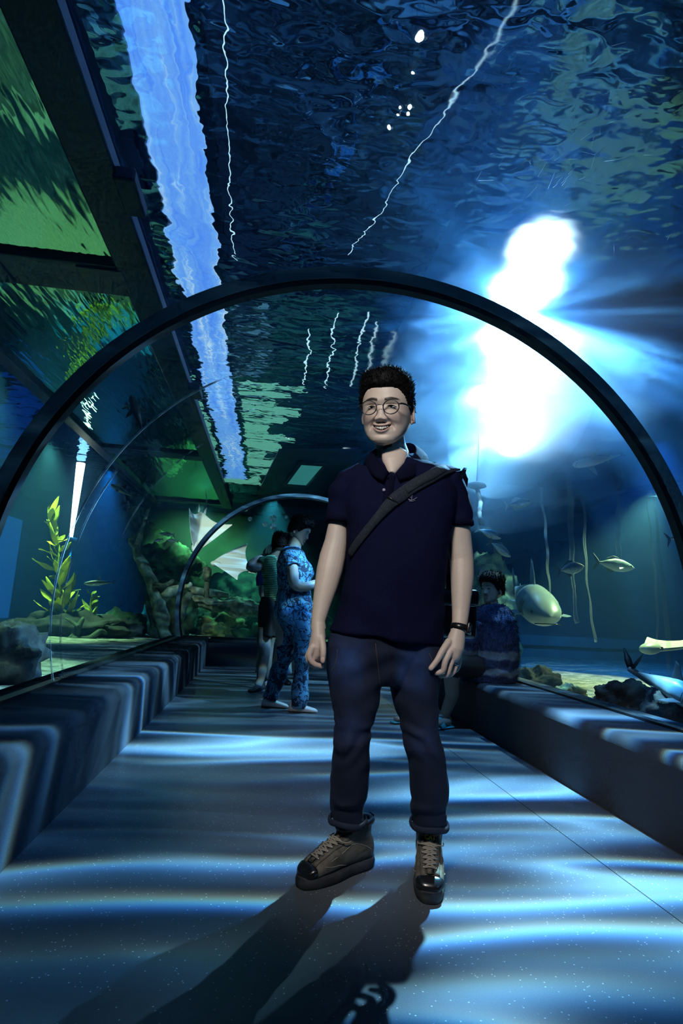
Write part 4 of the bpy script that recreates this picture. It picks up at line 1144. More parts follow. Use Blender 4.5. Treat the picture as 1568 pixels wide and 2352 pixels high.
emit('lamp_glow', (0.66, 0.86, 1.0), 60.0)
mat('lamp_housing', (0.05, 0.07, 0.09), 0.4, Metallic=0.6)
def flood(loc, aim, r, lab, drop=0.10):
    d = np.array(aim, float)-np.array(loc); d /= np.linalg.norm(d); loc = np.array(loc, float)
    e = tag(empty('flood_lamp', loc), lab, 'lamp', 'flood lamps over the right of the tunnel')
    b0 = loc-d*drop
    g = G(); g.tube([b0-d*.20, b0-d*.16, b0-d*.02, b0], [r*.45, r*.8, r*1.08, r*1.08], 28); g.obj('housing', 'lamp_housing', e)
    g = G(); g.tube([b0+d*.001, b0+d*.012], [r, r*.97], 28); g.obj('lens', 'lamp_glow', e)
    g = G(); s = np.cross(d, [0, 0, 1]); s /= np.linalg.norm(s)
    g.tube([b0+s*r*1.1-d*.05, b0+s*r*1.1-d*.25, b0-s*r*1.1-d*.25, b0-s*r*1.1-d*.05], .012, 8); g.obj('bracket', 'lamp_housing', e)
# one long bar lamp over the right of the tunnel
e = None
for k, (lx, ly, r, lab_) in enumerate(((1282, 492, .17, 'nearest glaring round lamp above the surface right of the smiling person'), (1240, 610, .22, 'second and widest of the glaring lamps above the surface'), (1195, 745, .22, 'third glaring lamp above the surface along the right'), (1150, 900, .22, 'farthest glaring lamp above the surface over the right'))):
    p = atZ(lx, ly, ZW); p = np.array([p[0]+.22, p[1]+.70, ZW+.50])
    e = tag(empty('flood_lamp', p), lab_, 'lamp', 'row of flood lamps over the right of the tunnel')
    g = G(); g.ball(p, (r, r*1.1, .10), 24, 10); g.obj('lens', 'lamp_glow', e)
    g = G(); g.tube([p+np.array([0, 0, .03]), p+np.array([0, 0, .10]), p+np.array([0, 0, .28]), p+np.array([0, 0, .32])], [r*1.12, r*1.12, r*.6, r*.3], 24); g.obj('housing', 'lamp_housing', e)
    g = G(); g.tube([p+np.array([0, 0, .3]), p+np.array([0, 0, .92])], .02, 8); g.obj('hanger', 'lamp_housing', e)

# small lights of the hall above and added glint lines, seen through the ripples
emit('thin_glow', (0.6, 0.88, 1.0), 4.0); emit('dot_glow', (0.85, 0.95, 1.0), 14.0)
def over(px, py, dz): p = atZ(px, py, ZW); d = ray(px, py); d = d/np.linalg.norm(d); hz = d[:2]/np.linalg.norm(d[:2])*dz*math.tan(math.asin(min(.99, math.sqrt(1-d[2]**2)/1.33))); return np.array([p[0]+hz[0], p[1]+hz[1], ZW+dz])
for (p0, p1, r, lab) in (((514,-60),(532,590),.0035,'thin glowing line added for the bench edge glint beside the pale strip'), ((1225,-60),(800,590),.0035,'thin glowing line added for the bench edge glint across the top right')):  # glowing lines added for bench edge glints in the ripples
    a, b_ = over(*p0, .8), over(*p1, .8); g = G(); g.tube([a, a*.5+b_*.5, b_], r, 6); tag(g.obj('glint_line', 'thin_glow', None), lab, 'glint line')
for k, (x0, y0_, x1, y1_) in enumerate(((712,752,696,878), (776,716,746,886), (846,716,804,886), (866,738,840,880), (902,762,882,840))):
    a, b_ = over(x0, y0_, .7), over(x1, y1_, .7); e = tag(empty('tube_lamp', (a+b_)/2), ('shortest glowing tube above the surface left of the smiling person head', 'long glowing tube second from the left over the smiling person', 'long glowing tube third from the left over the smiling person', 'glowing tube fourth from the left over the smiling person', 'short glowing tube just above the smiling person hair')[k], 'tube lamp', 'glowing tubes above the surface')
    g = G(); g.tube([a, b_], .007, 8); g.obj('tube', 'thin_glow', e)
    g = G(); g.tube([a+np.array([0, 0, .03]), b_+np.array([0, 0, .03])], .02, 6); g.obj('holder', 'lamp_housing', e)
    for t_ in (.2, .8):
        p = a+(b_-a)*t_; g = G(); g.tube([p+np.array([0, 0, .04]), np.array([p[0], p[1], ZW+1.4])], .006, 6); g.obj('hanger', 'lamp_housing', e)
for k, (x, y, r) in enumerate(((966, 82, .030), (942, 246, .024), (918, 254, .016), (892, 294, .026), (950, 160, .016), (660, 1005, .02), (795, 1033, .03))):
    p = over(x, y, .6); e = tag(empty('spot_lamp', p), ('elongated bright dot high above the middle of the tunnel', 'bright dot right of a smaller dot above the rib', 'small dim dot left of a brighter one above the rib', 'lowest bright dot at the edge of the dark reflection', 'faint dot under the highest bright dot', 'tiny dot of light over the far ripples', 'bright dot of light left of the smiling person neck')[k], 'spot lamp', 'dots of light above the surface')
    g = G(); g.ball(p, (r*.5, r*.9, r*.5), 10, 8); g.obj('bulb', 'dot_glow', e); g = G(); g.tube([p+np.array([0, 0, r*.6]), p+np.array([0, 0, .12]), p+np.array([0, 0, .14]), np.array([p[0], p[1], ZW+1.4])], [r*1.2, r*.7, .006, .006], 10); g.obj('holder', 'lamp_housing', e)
# glowing slats added above the far surface to glitter through the ripples
emit('slat_glow', (0.30, 0.95, 0.72), 1.5)
hw = tag(empty('glitter_slats', over(560, 1000, .9)), 'green white glowing slats added to glitter through the far ripples', 'glow_slats')
for k in range(12):
    y = 880+20*k; a, b_ = over(450+3*k, y, 1.05), over(700-4*k-(k % 3)*30, y, 1.05); w_ = .05+.035*(k % 2)
    g = G(); g.box((a[0], (a[1]+b_[1])/2-w_*(1+k*.25), a[2]), (b_[0], (a[1]+b_[1])/2+w_*(1+k*.25), a[2]+.03)); g.obj('added_slat', 'slat_glow', hw, False)
# hatch with a dark surround near the far end
emit('hatch_glow', (0.05, 0.34, 0.36), 0.7)
hq = [atZ(x, y, ZW-.08) for x, y in ((690,1062), (750,1066), (706,1116), (654,1112))]
sq = [atZ(x, y, ZW-.06) for x, y in ((640,1035), (830,1035), (790,1136), (590,1136))]
ht_ = tag(empty('ceiling_hatch', np.mean(hq, 0)), 'slanting framed teal hatch in a dark panel over the far tunnel', 'hatch')
def slab(q, t, name, mt): g = G(); g.add([tuple(p) for p in q]+[tuple(p+np.array([0, 0, t])) for p in q], [(0, 3, 2, 1), (4, 5, 6, 7), (0, 1, 5, 4), (1, 2, 6, 5), (2, 3, 7, 6), (3, 0, 4, 7)]); return g.obj(name, mt, ht_, False)
slab(sq, .03, 'surround', 'frame_paint'); slab(hq, .01, 'pane', 'hatch_glow')
for i in range(4):
    g = G(); g.tube([hq[i]+np.array([0, 0, -.005]), hq[(i+1) % 4]+np.array([0, 0, -.005])], .04, 6); g.obj('frame_bar', 'rubber', ht_)

# slit windows in the left wall
emit('window_white', (0.70, 0.92, 1.0), 3.0); emit('window_blue', (0.01, 0.14, 0.8), 0.9)
for k, (pxa, pxb, pyb, pyt, mt, lab) in enumerate(((-90, 14, 1440, 1165, 'window_blue', 'blue lit window at the far left of the tank'),)):
    a = atX(pxa, pyb, XL+.01); b_ = atX(pxb, pyb, XL+.01); zt = min(atX((pxa+pxb)/2, pyt, XL+.01)[2], ZW-.05)
    w_ = tag(empty('window_%d' % (k+1), (XL+.02, (a[1]+b_[1])/2, a[2])), lab, 'window', kind='structure')
    y0_, y1_ = min(a[1], b_[1]), max(a[1], b_[1])
    g = G(); g.box((XL, y0_, a[2]), (XL+.03, y1_, zt)); g.obj('pane', mt, w_, False)
    g = G()
    for lo, hi in (((XL, y0_-.06, a[2]-.06), (XL+.05, y0_, zt+.03)), ((XL, y1_, a[2]-.06), (XL+.05, y1_+.06, zt+.03)), ((XL, y0_, a[2]-.06), (XL+.05, y1_, a[2]))):
        g = G(); g.box(lo, hi); g.obj('window_frame', 'frame_paint', w_, False)

emit('tube_glow', (0.72, 0.93, 1.0), 7.0)
ta, tb = atY(163, 1235, 10.6), atY(163, 1235, 10.6); tb[2] = ZW-.03
lt = tag(empty('light_tube', ta), 'glaring white vertical light tube behind the top of the kelp', 'light tube')
g = G(); g.tube([ta, ta*.5+tb*.5, tb], [.028, .055, .075], 16); g.obj('tube', 'tube_glow', lt)
g = G(); g.tube([ta-np.array([0, 0, .10]), ta-np.array([0, 0, .0])], [.06, .11], 16); g.obj('end_cap', 'lamp_housing', lt)
g = G(); g.tube([(ta[0], ta[1]+.05, SAND-.05), ta-np.array([0, -.05, .1])], .03, 10); g.obj('stand', 'lamp_housing', lt)
# back of the right-hand tank: dark wall with a pale kerb, and the kerb reflection built as a bar
mat('kerb', (0.10, 0.20, 0.24), 0.7, noise=(4.0, (0.16, 0.30, 0.34)))
wall('wall_far_right', (2.35, 9.7, -.3), (XR, 9.9, ZW+.02), 'tank_wall', 'dark blue wall at the back of the right hand tank')
g = G(); g.box((2.35, 9.25, .0), (XR, 9.7, .44)); g.box((2.35, 9.18, .44), (XR, 9.7, .60))
kb = tag(g.obj('tank_kerb', 'kerb', None, False), 'pale blue kerb along the foot of the far right tank wall', 'kerb')
a, b_ = atY(1085, 1182, 9.3), atY(1640, 1096, 7.6); g = G(); g.tube([a, b_], [(.05, .09)]*2, 8, ref=(0, 0, 1)); 
tag(g.obj('kerb_reflection', 'frame_paint', None, False), 'long dark reflection of the kerb built as a bar across the right tank', 'reflection_bar')  # bar shape standing in for the mirrored kerb

# ------------------------------------------------------------------ rocks, wood, plants
mat('rock_dark', (0.008, 0.010, 0.010), 0.9, noise=(5.0, (0.05, 0.06, 0.05), .42, .72), bump=(14.0, 1.0))
mat('rock_algae', (0.05, 0.07, 0.045), 0.9, noise=(4.0, (0.30, 0.34, 0.12), .42, .62), bump=(12.0, 1.0))
mat('rock_moss', (0.012, 0.035, 0.022), 0.95, noise=(5.0, (0.06, 0.20, 0.10), .45, .7), bump=(10.0, 1.0))
mat('wood_pale', (0.10, 0.14, 0.10), 0.9, noise=(7.0, (0.42, 0.48, 0.34), .45, .68), bump=(16.0, .9))
mat('wood_dark', (0.02, 0.03, 0.025), 0.9, noise=(7.0, (0.09, 0.13, 0.08)), bump=(16.0, .9))
def rock(c, r, mt, lab, seed, rough=.28, nu=56, nv=36, name='rock', group=None, rot=0.0):
    th = np.linspace(.02, math.pi-.02, nv); ph = np.linspace(0, 2*math.pi, nu, endpoint=False)
    D = np.array([(math.sin(t)*math.cos(p), math.sin(t)*math.sin(p), -math.cos(t)) for t in th for p in ph])
    n = fbm(D*1.0, 1.6, 5, seed, .55); rg = 1-np.abs(fbm(D, 2.6, 3, seed+7))
    s = .86+rough*.55*n+rough*.45*(rg-.6)
    P = D*s[:, None]*np.array(r); P = P+D*(min(r)*.16*fbm(P/min(r), 2.2, 4, seed+3, .6))[:, None]; cr, sr = math.cos(rot), math.sin(rot)
    P = np.stack([P[:, 0]*cr-P[:, 1]*sr, P[:, 0]*sr+P[:, 1]*cr, P[:, 2]], 1)+np.array(c)
    f = [(i*nu+j, i*nu+(j+1) % nu, (i+1)*nu+(j+1) % nu, (i+1)*nu+j) for i in range(nv-1) for j in range(nu)]
    f += [tuple(range(nu))[::-1], tuple(range((nv-1)*nu, nv*nu))]
    g = G(); g.add(P, f); return tag(g.obj(name, mt, None), lab, 'rock', group)
def rock_at(px, py, X, r, mt, lab, seed, rough=.28):
    c = atX(px, py, X); return rock((c[0], c[1], c[2]), r, mt, lab, seed, rough)
rock_at(1225, 1572, 2.6, (.28, .30, .20), 'rock_dark', 'low dark rock on the sand behind the seated person', 2)
rock_at(1310, 1608, 2.42, (.15, .18, .13), 'rock_algae', 'small pale crusted rock close to the right hand glass', 5)
rock_at(1440, 1625, 2.42, (.20, .26, .17), 'rock_dark', 'craggy black rock against the right hand glass', 9, .36)
rock_at(1545, 1640, 2.40, (.18, .20, .17), 'rock_dark', 'dark rock at the right edge of the picture', 12, .36)
c = atY(1128, 1350, 7.6); rock((c[0]+.05, c[1]+.2, .70), (.46, .6, 1.2), 'rock_algae', 'tall sloping boulder with yellow algae behind the smiling person elbow', 15, .22)
c = atY(1060, 1330, 8.4); rock((c[0]+.15, c[1]+.5, .6), (.6, .4, 1.2), 'rock_moss', 'tall mossy boulder further behind the smiling person', 18, .25)
# left
rock_at(-5, 1525, -1.85, (.34, .36, .34), 'rock_dark', 'big black rock at the left edge behind the bench', 21, .3)
rock_at(60, 1590, -1.75, (.20, .22, .12), 'rock_dark', 'low dark rock beside the big black rock on the left', 24, .32)
rock((-2.9, 5.0, SAND+.05), (.9, .8, .35), 'rock_dark', 'broad black rock added left of the glass to darken the pane reflection', 61, .3)  # out of view, added so the mirrored pane top turns black
rock((-3.9, 3.4, SAND+.1), (.9, 1.2, .45), 'rock_dark', 'black rock added near the camera to darken the left pane reflection', 64, .3)  # second unseen rock added to darken the pane mirror
c = atY(165, 1480, 9.2); rock((c[0], c[1]+.1, SAND+.05), (1.0, .5, .30), 'rock_dark', 'dark rocky mound under the yellow green kelp', 27, .34)
c = atY(240, 1460, 9.4); rock((c[0]+.1, c[1]+.4, SAND+.02), (.5, .4, .40), 'rock_moss', 'mossy rock right of the kelp', 30, .34)
c = atY(380, 1410, 10.4); rock((c[0], c[1]+.2, .55), (.50, .4, .75), 'rock_moss', 'tall mossy rock behind the twisted root', 33, .32)
for k, (x, y, Y, r, lab) in enumerate(((455,1425,11.6,(.5,.4,.42),'mossy reef boulder under the left end of the log'), (505,1432,11.3,(.48,.4,.36),'dark reef boulder under the middle of the log'), (560,1436,11.5,(.55,.4,.40),'mossy reef boulder under the right end of the log'),
        (620,1425,11.8,(.6,.4,.50),'reef boulder behind the black skirt'), (700,1425,12.0,(.7,.4,.55),'reef boulder behind the floral suit'))):
    c = atY(x, y, Y); rock((c[0], c[1], c[2]-.1), r, 'rock_moss' if k % 2 == 0 else 'rock_algae', lab, 70+k, .32)
c = atY(545, 1335, 13.0); rock((c[0], c[1], 1.0), (.75, .5, .65), 'rock_moss', 'round mossy bush-like rock behind the log', 39, .3)
c = atY(420, 1310, 13.5); rock((c[0]-.3, c[1], 1.2), (1.0, .6, 1.1), 'rock_moss', 'green mossy rock face left of the rays', 42, .3)
c = atY(330, 1150, 14.2); rock((c[0]-.5, c[1], 1.9), (1.4, .6, 1.3), 'rock_moss', 'high green rock built for the reflection near the surface on the left', 45, .3)  # rock shape standing in for a green reflection
c = atY(700, 1300, 14.6); rock((c[0], c[1], 1.0), (2.4, .6, 1.5), 'rock_moss', 'broad murky rock face behind the floral suit', 48, .25)
# log with a stub post
lg = atY(430, 1378, 10.9); lg2 = atY(640, 1412, 10.6)
log = tag(empty('log', ((lg[0]+lg2[0])/2, lg[1], lg2[2]-.1)), 'pale mossy log lying along the reef beyond the far end bench', 'log')
pts = smooth_path([lg, lg*.6+lg2*.4+np.array([0, 0, .03]), lg2], 14)
g = G(); g.tube(pts, [.14+.02*math.sin(1.7*i) for i in range(14)], 18); me = fuse(g, .02, 0); P = coords(me); N = normals(me); set_coords(me, P+N*(.06*fbm(P*np.array([.4, 1, 1]), 7, 4, 4, .6))[:, None])
mk_from_mesh('trunk', me, 'wood_pale', log)
g = G(); q = smooth_path([lg+np.array([0, -.1, .18]), lg*.55+lg2*.45+np.array([0, -.1, .20])], 6); g.tube(q, [.07, .08, .07, .08, .06, .05], 12); g.obj('side_branch', 'wood_pale', log)
pb = atY(474, 1372, 10.2); pt = atY(476, 1302, 10.2)
ps = tag(empty('mossy_post', pb), 'short mossy post with a knobbly head standing on the log', 'post')
g = G(); g.tube([pb, pb*.5+pt*.5], [.05, .045], 12); g.obj('shaft', 'wood_pale', ps)
g = G(); g.tube([pb*.5+pt*.5, pb*.35+pt*.65, pb*.1+pt*.9, pt], [.05, .07, .085, .06], 14); me = fuse(g, .015, 1); P = coords(me); set_coords(me, P+normals(me)*(.02*fbm(P, 12, 2, 5))[:, None]); mk_from_mesh('head', me, 'wood_pale', ps)
# twisted root
rb = atY(395, 1465, 9.4); root_ = tag(empty('driftwood', rb), 'twisted pale root branching up from the sand on the left', 'driftwood')
YRt = 9.5
branches = [([(385,1468),(372,1420),(362,1380),(352,1345),(330,1300),(315,1262),(322,1225),(345,1165)], [.13,.12,.11,.10,.085,.06,.045,.02]),
            ([(362,1380),(390,1360),(420,1352),(436,1345)], [.09,.08,.07,.04]), ([(345,1340),(375,1345),(400,1335)], [.06,.05,.03]),
            ([(412,1468),(405,1430),(418,1395),(432,1368)], [.11,.10,.08,.05]), ([(350,1468),(358,1440),(345,1400),(340,1360)], [.09,.08,.06,.04]), ([(318,1262),(300,1245),(308,1225)], [.05,.04,.02])]
for k, (pp_, rr) in enumerate(branches):
    pts = [atY(x, y, YRt+.12*math.sin(3*i+k)) for i, (x, y) in enumerate(pp_)]
    if k == 0: pts[0][2] = SAND-.02
    n = len(pts)*3; g = G(); sp_ = smooth_path(pts, n); g.tube(sp_, list(np.interp(np.linspace(0, 1, n), np.linspace(0, 1, len(rr)), rr)), 12)
    me = g.mesh(); P = coords(me); set_coords(me, P+.03*np.stack([fbm(P, 6, 2, k), fbm(P, 6, 2, k+3), fbm(P, 6, 2, k+6)], 1)); mk_from_mesh('branch', me, 'wood_pale' if k < 2 or k == 5 else 'wood_dark', root_)
rb = atY(165, 1475, 8.8); root2 = tag(empty('driftwood', rb), 'dark dead branch lying at the foot of the kelp', 'driftwood')
for k, (pp_, rr) in enumerate([([(130,1478),(165,1470),(180,1440),(192,1418)], [.07,.07,.05,.02]), ([(165,1470),(205,1468),(230,1450),(245,1456)], [.06,.055,.04,.02]), ([(180,1440),(165,1428),(150,1420)], [.03,.025,.012])]):
    pts = smooth_path([atY(x, y, 8.7+.05*i) for i, (x, y) in enumerate(pp_)], 12); g = G(); g.tube(pts, list(np.interp(np.linspace(0, 1, 12), np.linspace(0, 1, len(rr)), rr)), 10); g.obj('branch', 'wood_dark', root2)

# kelp
m, nt = new_mat('kelp_leaf')
tc = nt.new('ShaderNodeTexCoord').outputs['Object']
col_ = nt.mix(nt.noise(tc, 6.0, 3.0), (0.62, 0.66, 0.02), (0.95, 0.92, 0.10))
b = pbsdf(nt, col_, 0.5); tl = nt.new('ShaderNodeBsdfTranslucent'); nt.link(col_, tl.inputs[0]); ms = nt.new('ShaderNodeMixShader'); ms.inputs[0].default_value = .4
nt.link(b.outputs[0], ms.inputs[1]); nt.link(tl.outputs[0], ms.inputs[2]); nt.link(ms.outputs[0], nt.out.inputs['Surface'])
mat('kelp_dark', (0.10, 0.16, 0.02), 0.7, noise=(9.0, (0.28, 0.34, 0.03)))
def leaf_mesh(L, w, curl, seed):
    n = 9; v = []; r_ = random.Random(seed)
    for i in range(n):
        t = i/(n-1); ww = w*math.sin(math.pi*min(1, t*.92+.06))**.8*(1-.35*t)
        x = L*t; z = curl*L*t*t; rf = .012*math.sin(9*t+seed)
        v += [(x, -ww, z+rf), (x, 0, z-.012), (x, ww, z-rf)]
    f = []
    for i in range(n-1):
        for j in range(2): a = i*3+j; f.append((a, a+1, a+4, a+3))
    me = bpy.data.meshes.new('leaf'); me.from_pydata(v, [], f)
    me = mod_bake(me, [('SOLIDIFY', dict(thickness=.004)), ('SUBSURF', dict(levels=1, render_levels=1))])
    return me
def kelp(path, Y, lab, n, size, seed, mt='kelp_leaf', base_z=SAND):
    r_ = random.Random(seed); pts = [atY(x, y, Y) for x, y in path]; pts[0][2] = base_z
    e = tag(empty('kelp', pts[0]), lab, 'kelp'); sp_ = smooth_path(pts, 26)
    g = G(); g.tube(sp_, [.028-.018*i/25 for i in range(26)], 8); g.obj('stem', 'kelp_dark', e)
    var = [leaf_mesh(size*l, size*.20, c_, s) for l, c_, s in ((1, .25, 1), (.85, -.15, 2), (1.15, .5, 3), (.7, .1, 4))]
    for m_ in var:
        m_.materials.append(MATS[mt]); m_.polygons.foreach_set('use_smooth', [True]*len(m_.polygons))
    for k in range(n):
        t = .10+.90*(k+.5)/n; i = min(int(t*25), 24); p = sp_[i]+(sp_[i+1]-sp_[i])*(t*25-i)
        o = bpy.data.objects.new('leaf', var[k % 4]); COL.objects.link(o); o.parent = e; o.matrix_parent_inverse = Matrix.Translation(e.location).inverted()
        o.location = p; o.rotation_euler = (r_.uniform(-.7, .7), r_.uniform(-.95, -.15), r_.uniform(0, 6.283)); s = r_.uniform(.7, 1.15)*(1-.35*t); o.scale = (s, s, s)
    return e
kelp([(150,1475),(138,1420),(142,1370),(132,1310),(136,1260),(120,1215),(114,1180)], 9.3, 'tall yellow green kelp plant rising from the left rocks', 46, .46, 3)
kelp([(212,1470),(215,1430),(208,1395),(212,1362)], 9.35, 'short dark green kelp beside the tall yellow kelp', 14, .30, 8, 'kelp_dark')
kelp([(165,1478),(172,1430),(160,1385),(166,1345)], 9.6, 'dim green kelp stem close behind the tall kelp', 16, .34, 12, 'kelp_dark')

# ------------------------------------------------------------------ animals
mat('fish_skin', (1, 1, 1), 0.35, attr='tone')
mat('fish_fin', (0.10, 0.16, 0.19), 0.5); mat('fish_fin_pale', (0.75, 0.82, 0.80), 0.4); mat('fish_fin_dark', (0.012, 0.018, 0.022), 0.6)
mat('fish_eye', (0.005, 0.005, 0.006), 0.1)
def fin_prism(poly, thick, plane='xz', off=0.0):
    """thin fin with a thickness, outline in the given plane"""
    g = G(); n = len(poly); c = np.mean(np.array(poly), 0)
    def P(p, s):
        return {'xz': (p[0], off+s, p[1]), 'xy': (p[0], p[1], off+s)}[plane]
    v = [P(p, 0) for p in poly]+[P(c, thick/2), P(c, -thick/2)]
    v2 = [P(np.array(p)*.85+c*.15, thick*.4) for p in poly]+[P(np.array(p)*.85+c*.15, -thick*.4) for p in poly]
    g.add(v+v2, [(j, (j+1) % n, n+2+(j+1) % n, n+2+j) for j in range(n)]+[((j+1) % n, j, n+2+n+j, n+2+n+(j+1) % n) for j in range(n)]+[(n+2+j, n+2+(j+1) % n, n) for j in range(n)]+[(n+2+n+(j+1) % n, n+2+n+j, n+1) for j in range(n)])
    return g
def place(e, loc, fwd, up=(0, 0, 1)):
    f = Vector(fwd).normalized(); u = Vector(up); s = u.cross(f).normalized(); u = f.cross(s)
    e.matrix_world = Matrix(((f.x, s.x, u.x, loc[0]), (f.y, s.y, u.y, loc[1]), (f.z, s.z, u.z, loc[2]), (0, 0, 0, 1)))
def body_loft(prof, n=20, tone_top=(.10,.16,.20), tone_bot=(.75,.82,.80), seam=0.0, bend=0.0, L=1.0):
    """prof: x, z bottom, z top, half width"""
    g = G(); rings = []; pr = np.array(prof); N_ = 26
    xs = np.linspace(pr[0, 0], pr[-1, 0], N_)
    for x in xs:
        zb, zt, w = (np.interp(x, pr[:, 0], pr[:, k]) for k in (1, 2, 3))
        yb = bend*(x-pr[-1, 0])**2
        rings.append([(x, yb+w*math.cos(a), (zb+zt)/2+(zt-zb)/2*math.sin(a)) for a in [2*math.pi*k/n for k in range(n)]])
    g.loft(rings); me = mod_bake(g.mesh(), [('SUBSURF', dict(levels=1, render_levels=1))])
    P = coords(me); zm = np.interp(P[:, 0], pr[:, 0], (pr[:, 1]+pr[:, 2])/2); zr = np.interp(P[:, 0], pr[:, 0], (pr[:, 2]-pr[:, 1])/2)+1e-4
    q = sstep(-.35, .25, (P[:, 2]-zm)/zr-seam+.15*fbm(P/L, 9, 2, 3))
    tone = np.array(tone_bot)[None]*(1-q[:, None])+np.array(tone_top)[None]*q[:, None]
    set_color(me, tone); return me
def fish(loc, fwd, L, lab, deep=.34, top=(.12,.20,.24), bot=(.70,.80,.80), fin='fish_fin', tail=.22, up=(0, 0, 1), group='fish in the right hand tank'):
    e = empty('fish'); h = deep*L
    pr = [(-.40*L, -.03*L, .03*L, .012*L), (-.33*L, -.035*L, .04*L, .02*L), (-.2*L, -.30*h, .32*h, .06*L), (0, -.48*h, .50*h, .085*L), (.2*L, -.46*h, .46*h, .09*L), (.36*L, -.32*h, .28*h, .075*L), (.46*L, -.16*h, .10*h, .045*L), (.5*L, -.05*h, -.01*h, .01*L)]
    mk_from_mesh('body', body_loft(pr, 18, top, bot, 0.0, .0, L), 'fish_skin', e)
    t = tail*L
    fin_prism([(-.37*L, .02*L), (-.46*L, .55*t), (-.56*L, t), (-.50*L, .25*t), (-.46*L, 0), (-.50*L, -.25*t), (-.56*L, -t), (-.46*L, -.55*t), (-.37*L, -.02*L)], .012*L).obj('tail_fin', fin, e, False)
    fin_prism([(.16*L, .42*h), (.06*L, .62*h), (-.06*L, .68*h), (-.22*L, .42*h), (-.25*L, .28*h), (0, .44*h)], .010*L).obj('dorsal_fin', fin, e, False)
    fin_prism([(.0, -.44*h), (-.10*L, -.68*h), (-.16*L, -.62*h), (-.24*L, -.26*h)], .010*L).obj('anal_fin', fin, e, False)
    for s in (-1, 1):
        g = fin_prism([(.20*L, 0), (.08*L, s*.10*L), (-.02*L, s*.16*L), (.04*L, s*.04*L)], .008*L, 'xy', -.12*h); g.v = [(x, y+s*.07*L, z-abs(y)*.5) for x, y, z in g.v]; g.obj('pectoral_fin', fin, e, False)
        g = G(); g.ball((.37*L, s*.066*L, .05*h), (.022*L, .012*L, .022*L), 10, 8); g.obj('eye', 'fish_eye', e)
    place(e, loc, fwd, up); return tag(e, lab, 'fish', group)
def pxdir(p0, p1, Ya, Yb=None):
    return atY(*p1, Yb if Yb else Ya)-atY(*p0, Ya)
def fish_px(tailp, nosep, Ya, lab, dY=0.0, **kw):
    a, b_ = atY(*tailp, Ya), atY(*nosep, Ya+dY); d = b_-a; L = np.linalg.norm(d)/1.03
    return fish((a+b_)/2+d*.03, d, L, lab, **kw)
fish_px((1157,1162), (1218,1152), 5.2, 'pale finned fish high in the blue water right of the smiling person', deep=.36, fin='fish_fin_pale')
fish_px((1092,1213), (1150,1236), 5.6, 'upper silver fish of the pair near the algae boulder', deep=.34)
fish_px((1122,1242), (1172,1278), 5.4, 'lower silver fish of the pair near the algae boulder', deep=.36)
fish_px((1278,1312), (1340,1300), 5.0, 'plump silver fish swimming above the shark', deep=.44)
fish_px((1362,1290), (1455,1304), 5.2, 'slim silver fish right of the plump silver fish', deep=.32)
fish_px((1528,1240), (1605,1224), 4.4, 'fish half cut off by the right edge of the picture', deep=.34)
fish_px((1352,950), (1312,938), 6.0, 'small pale fish near the light above the right tank', deep=.40, fin='fish_fin_pale')
fish_px((1445,912), (1410,903), 6.4, 'tiny pale fish high on the right by the rib', deep=.40, fin='fish_fin_pale')
fish_px((402,1229), (366,1225), 11.0, 'small pale fish left of the upper ray', deep=.26, group='fish in the left hand tank')
fish_px((375,1238), (352,1243), 11.2, 'tiny fish below the small pale fish on the left', deep=.28, group='fish in the left hand tank')
fish_px((410,1244), (385,1240), 11.4, 'tiny fish close under the upper ray', deep=.26, group='fish in the left hand tank')

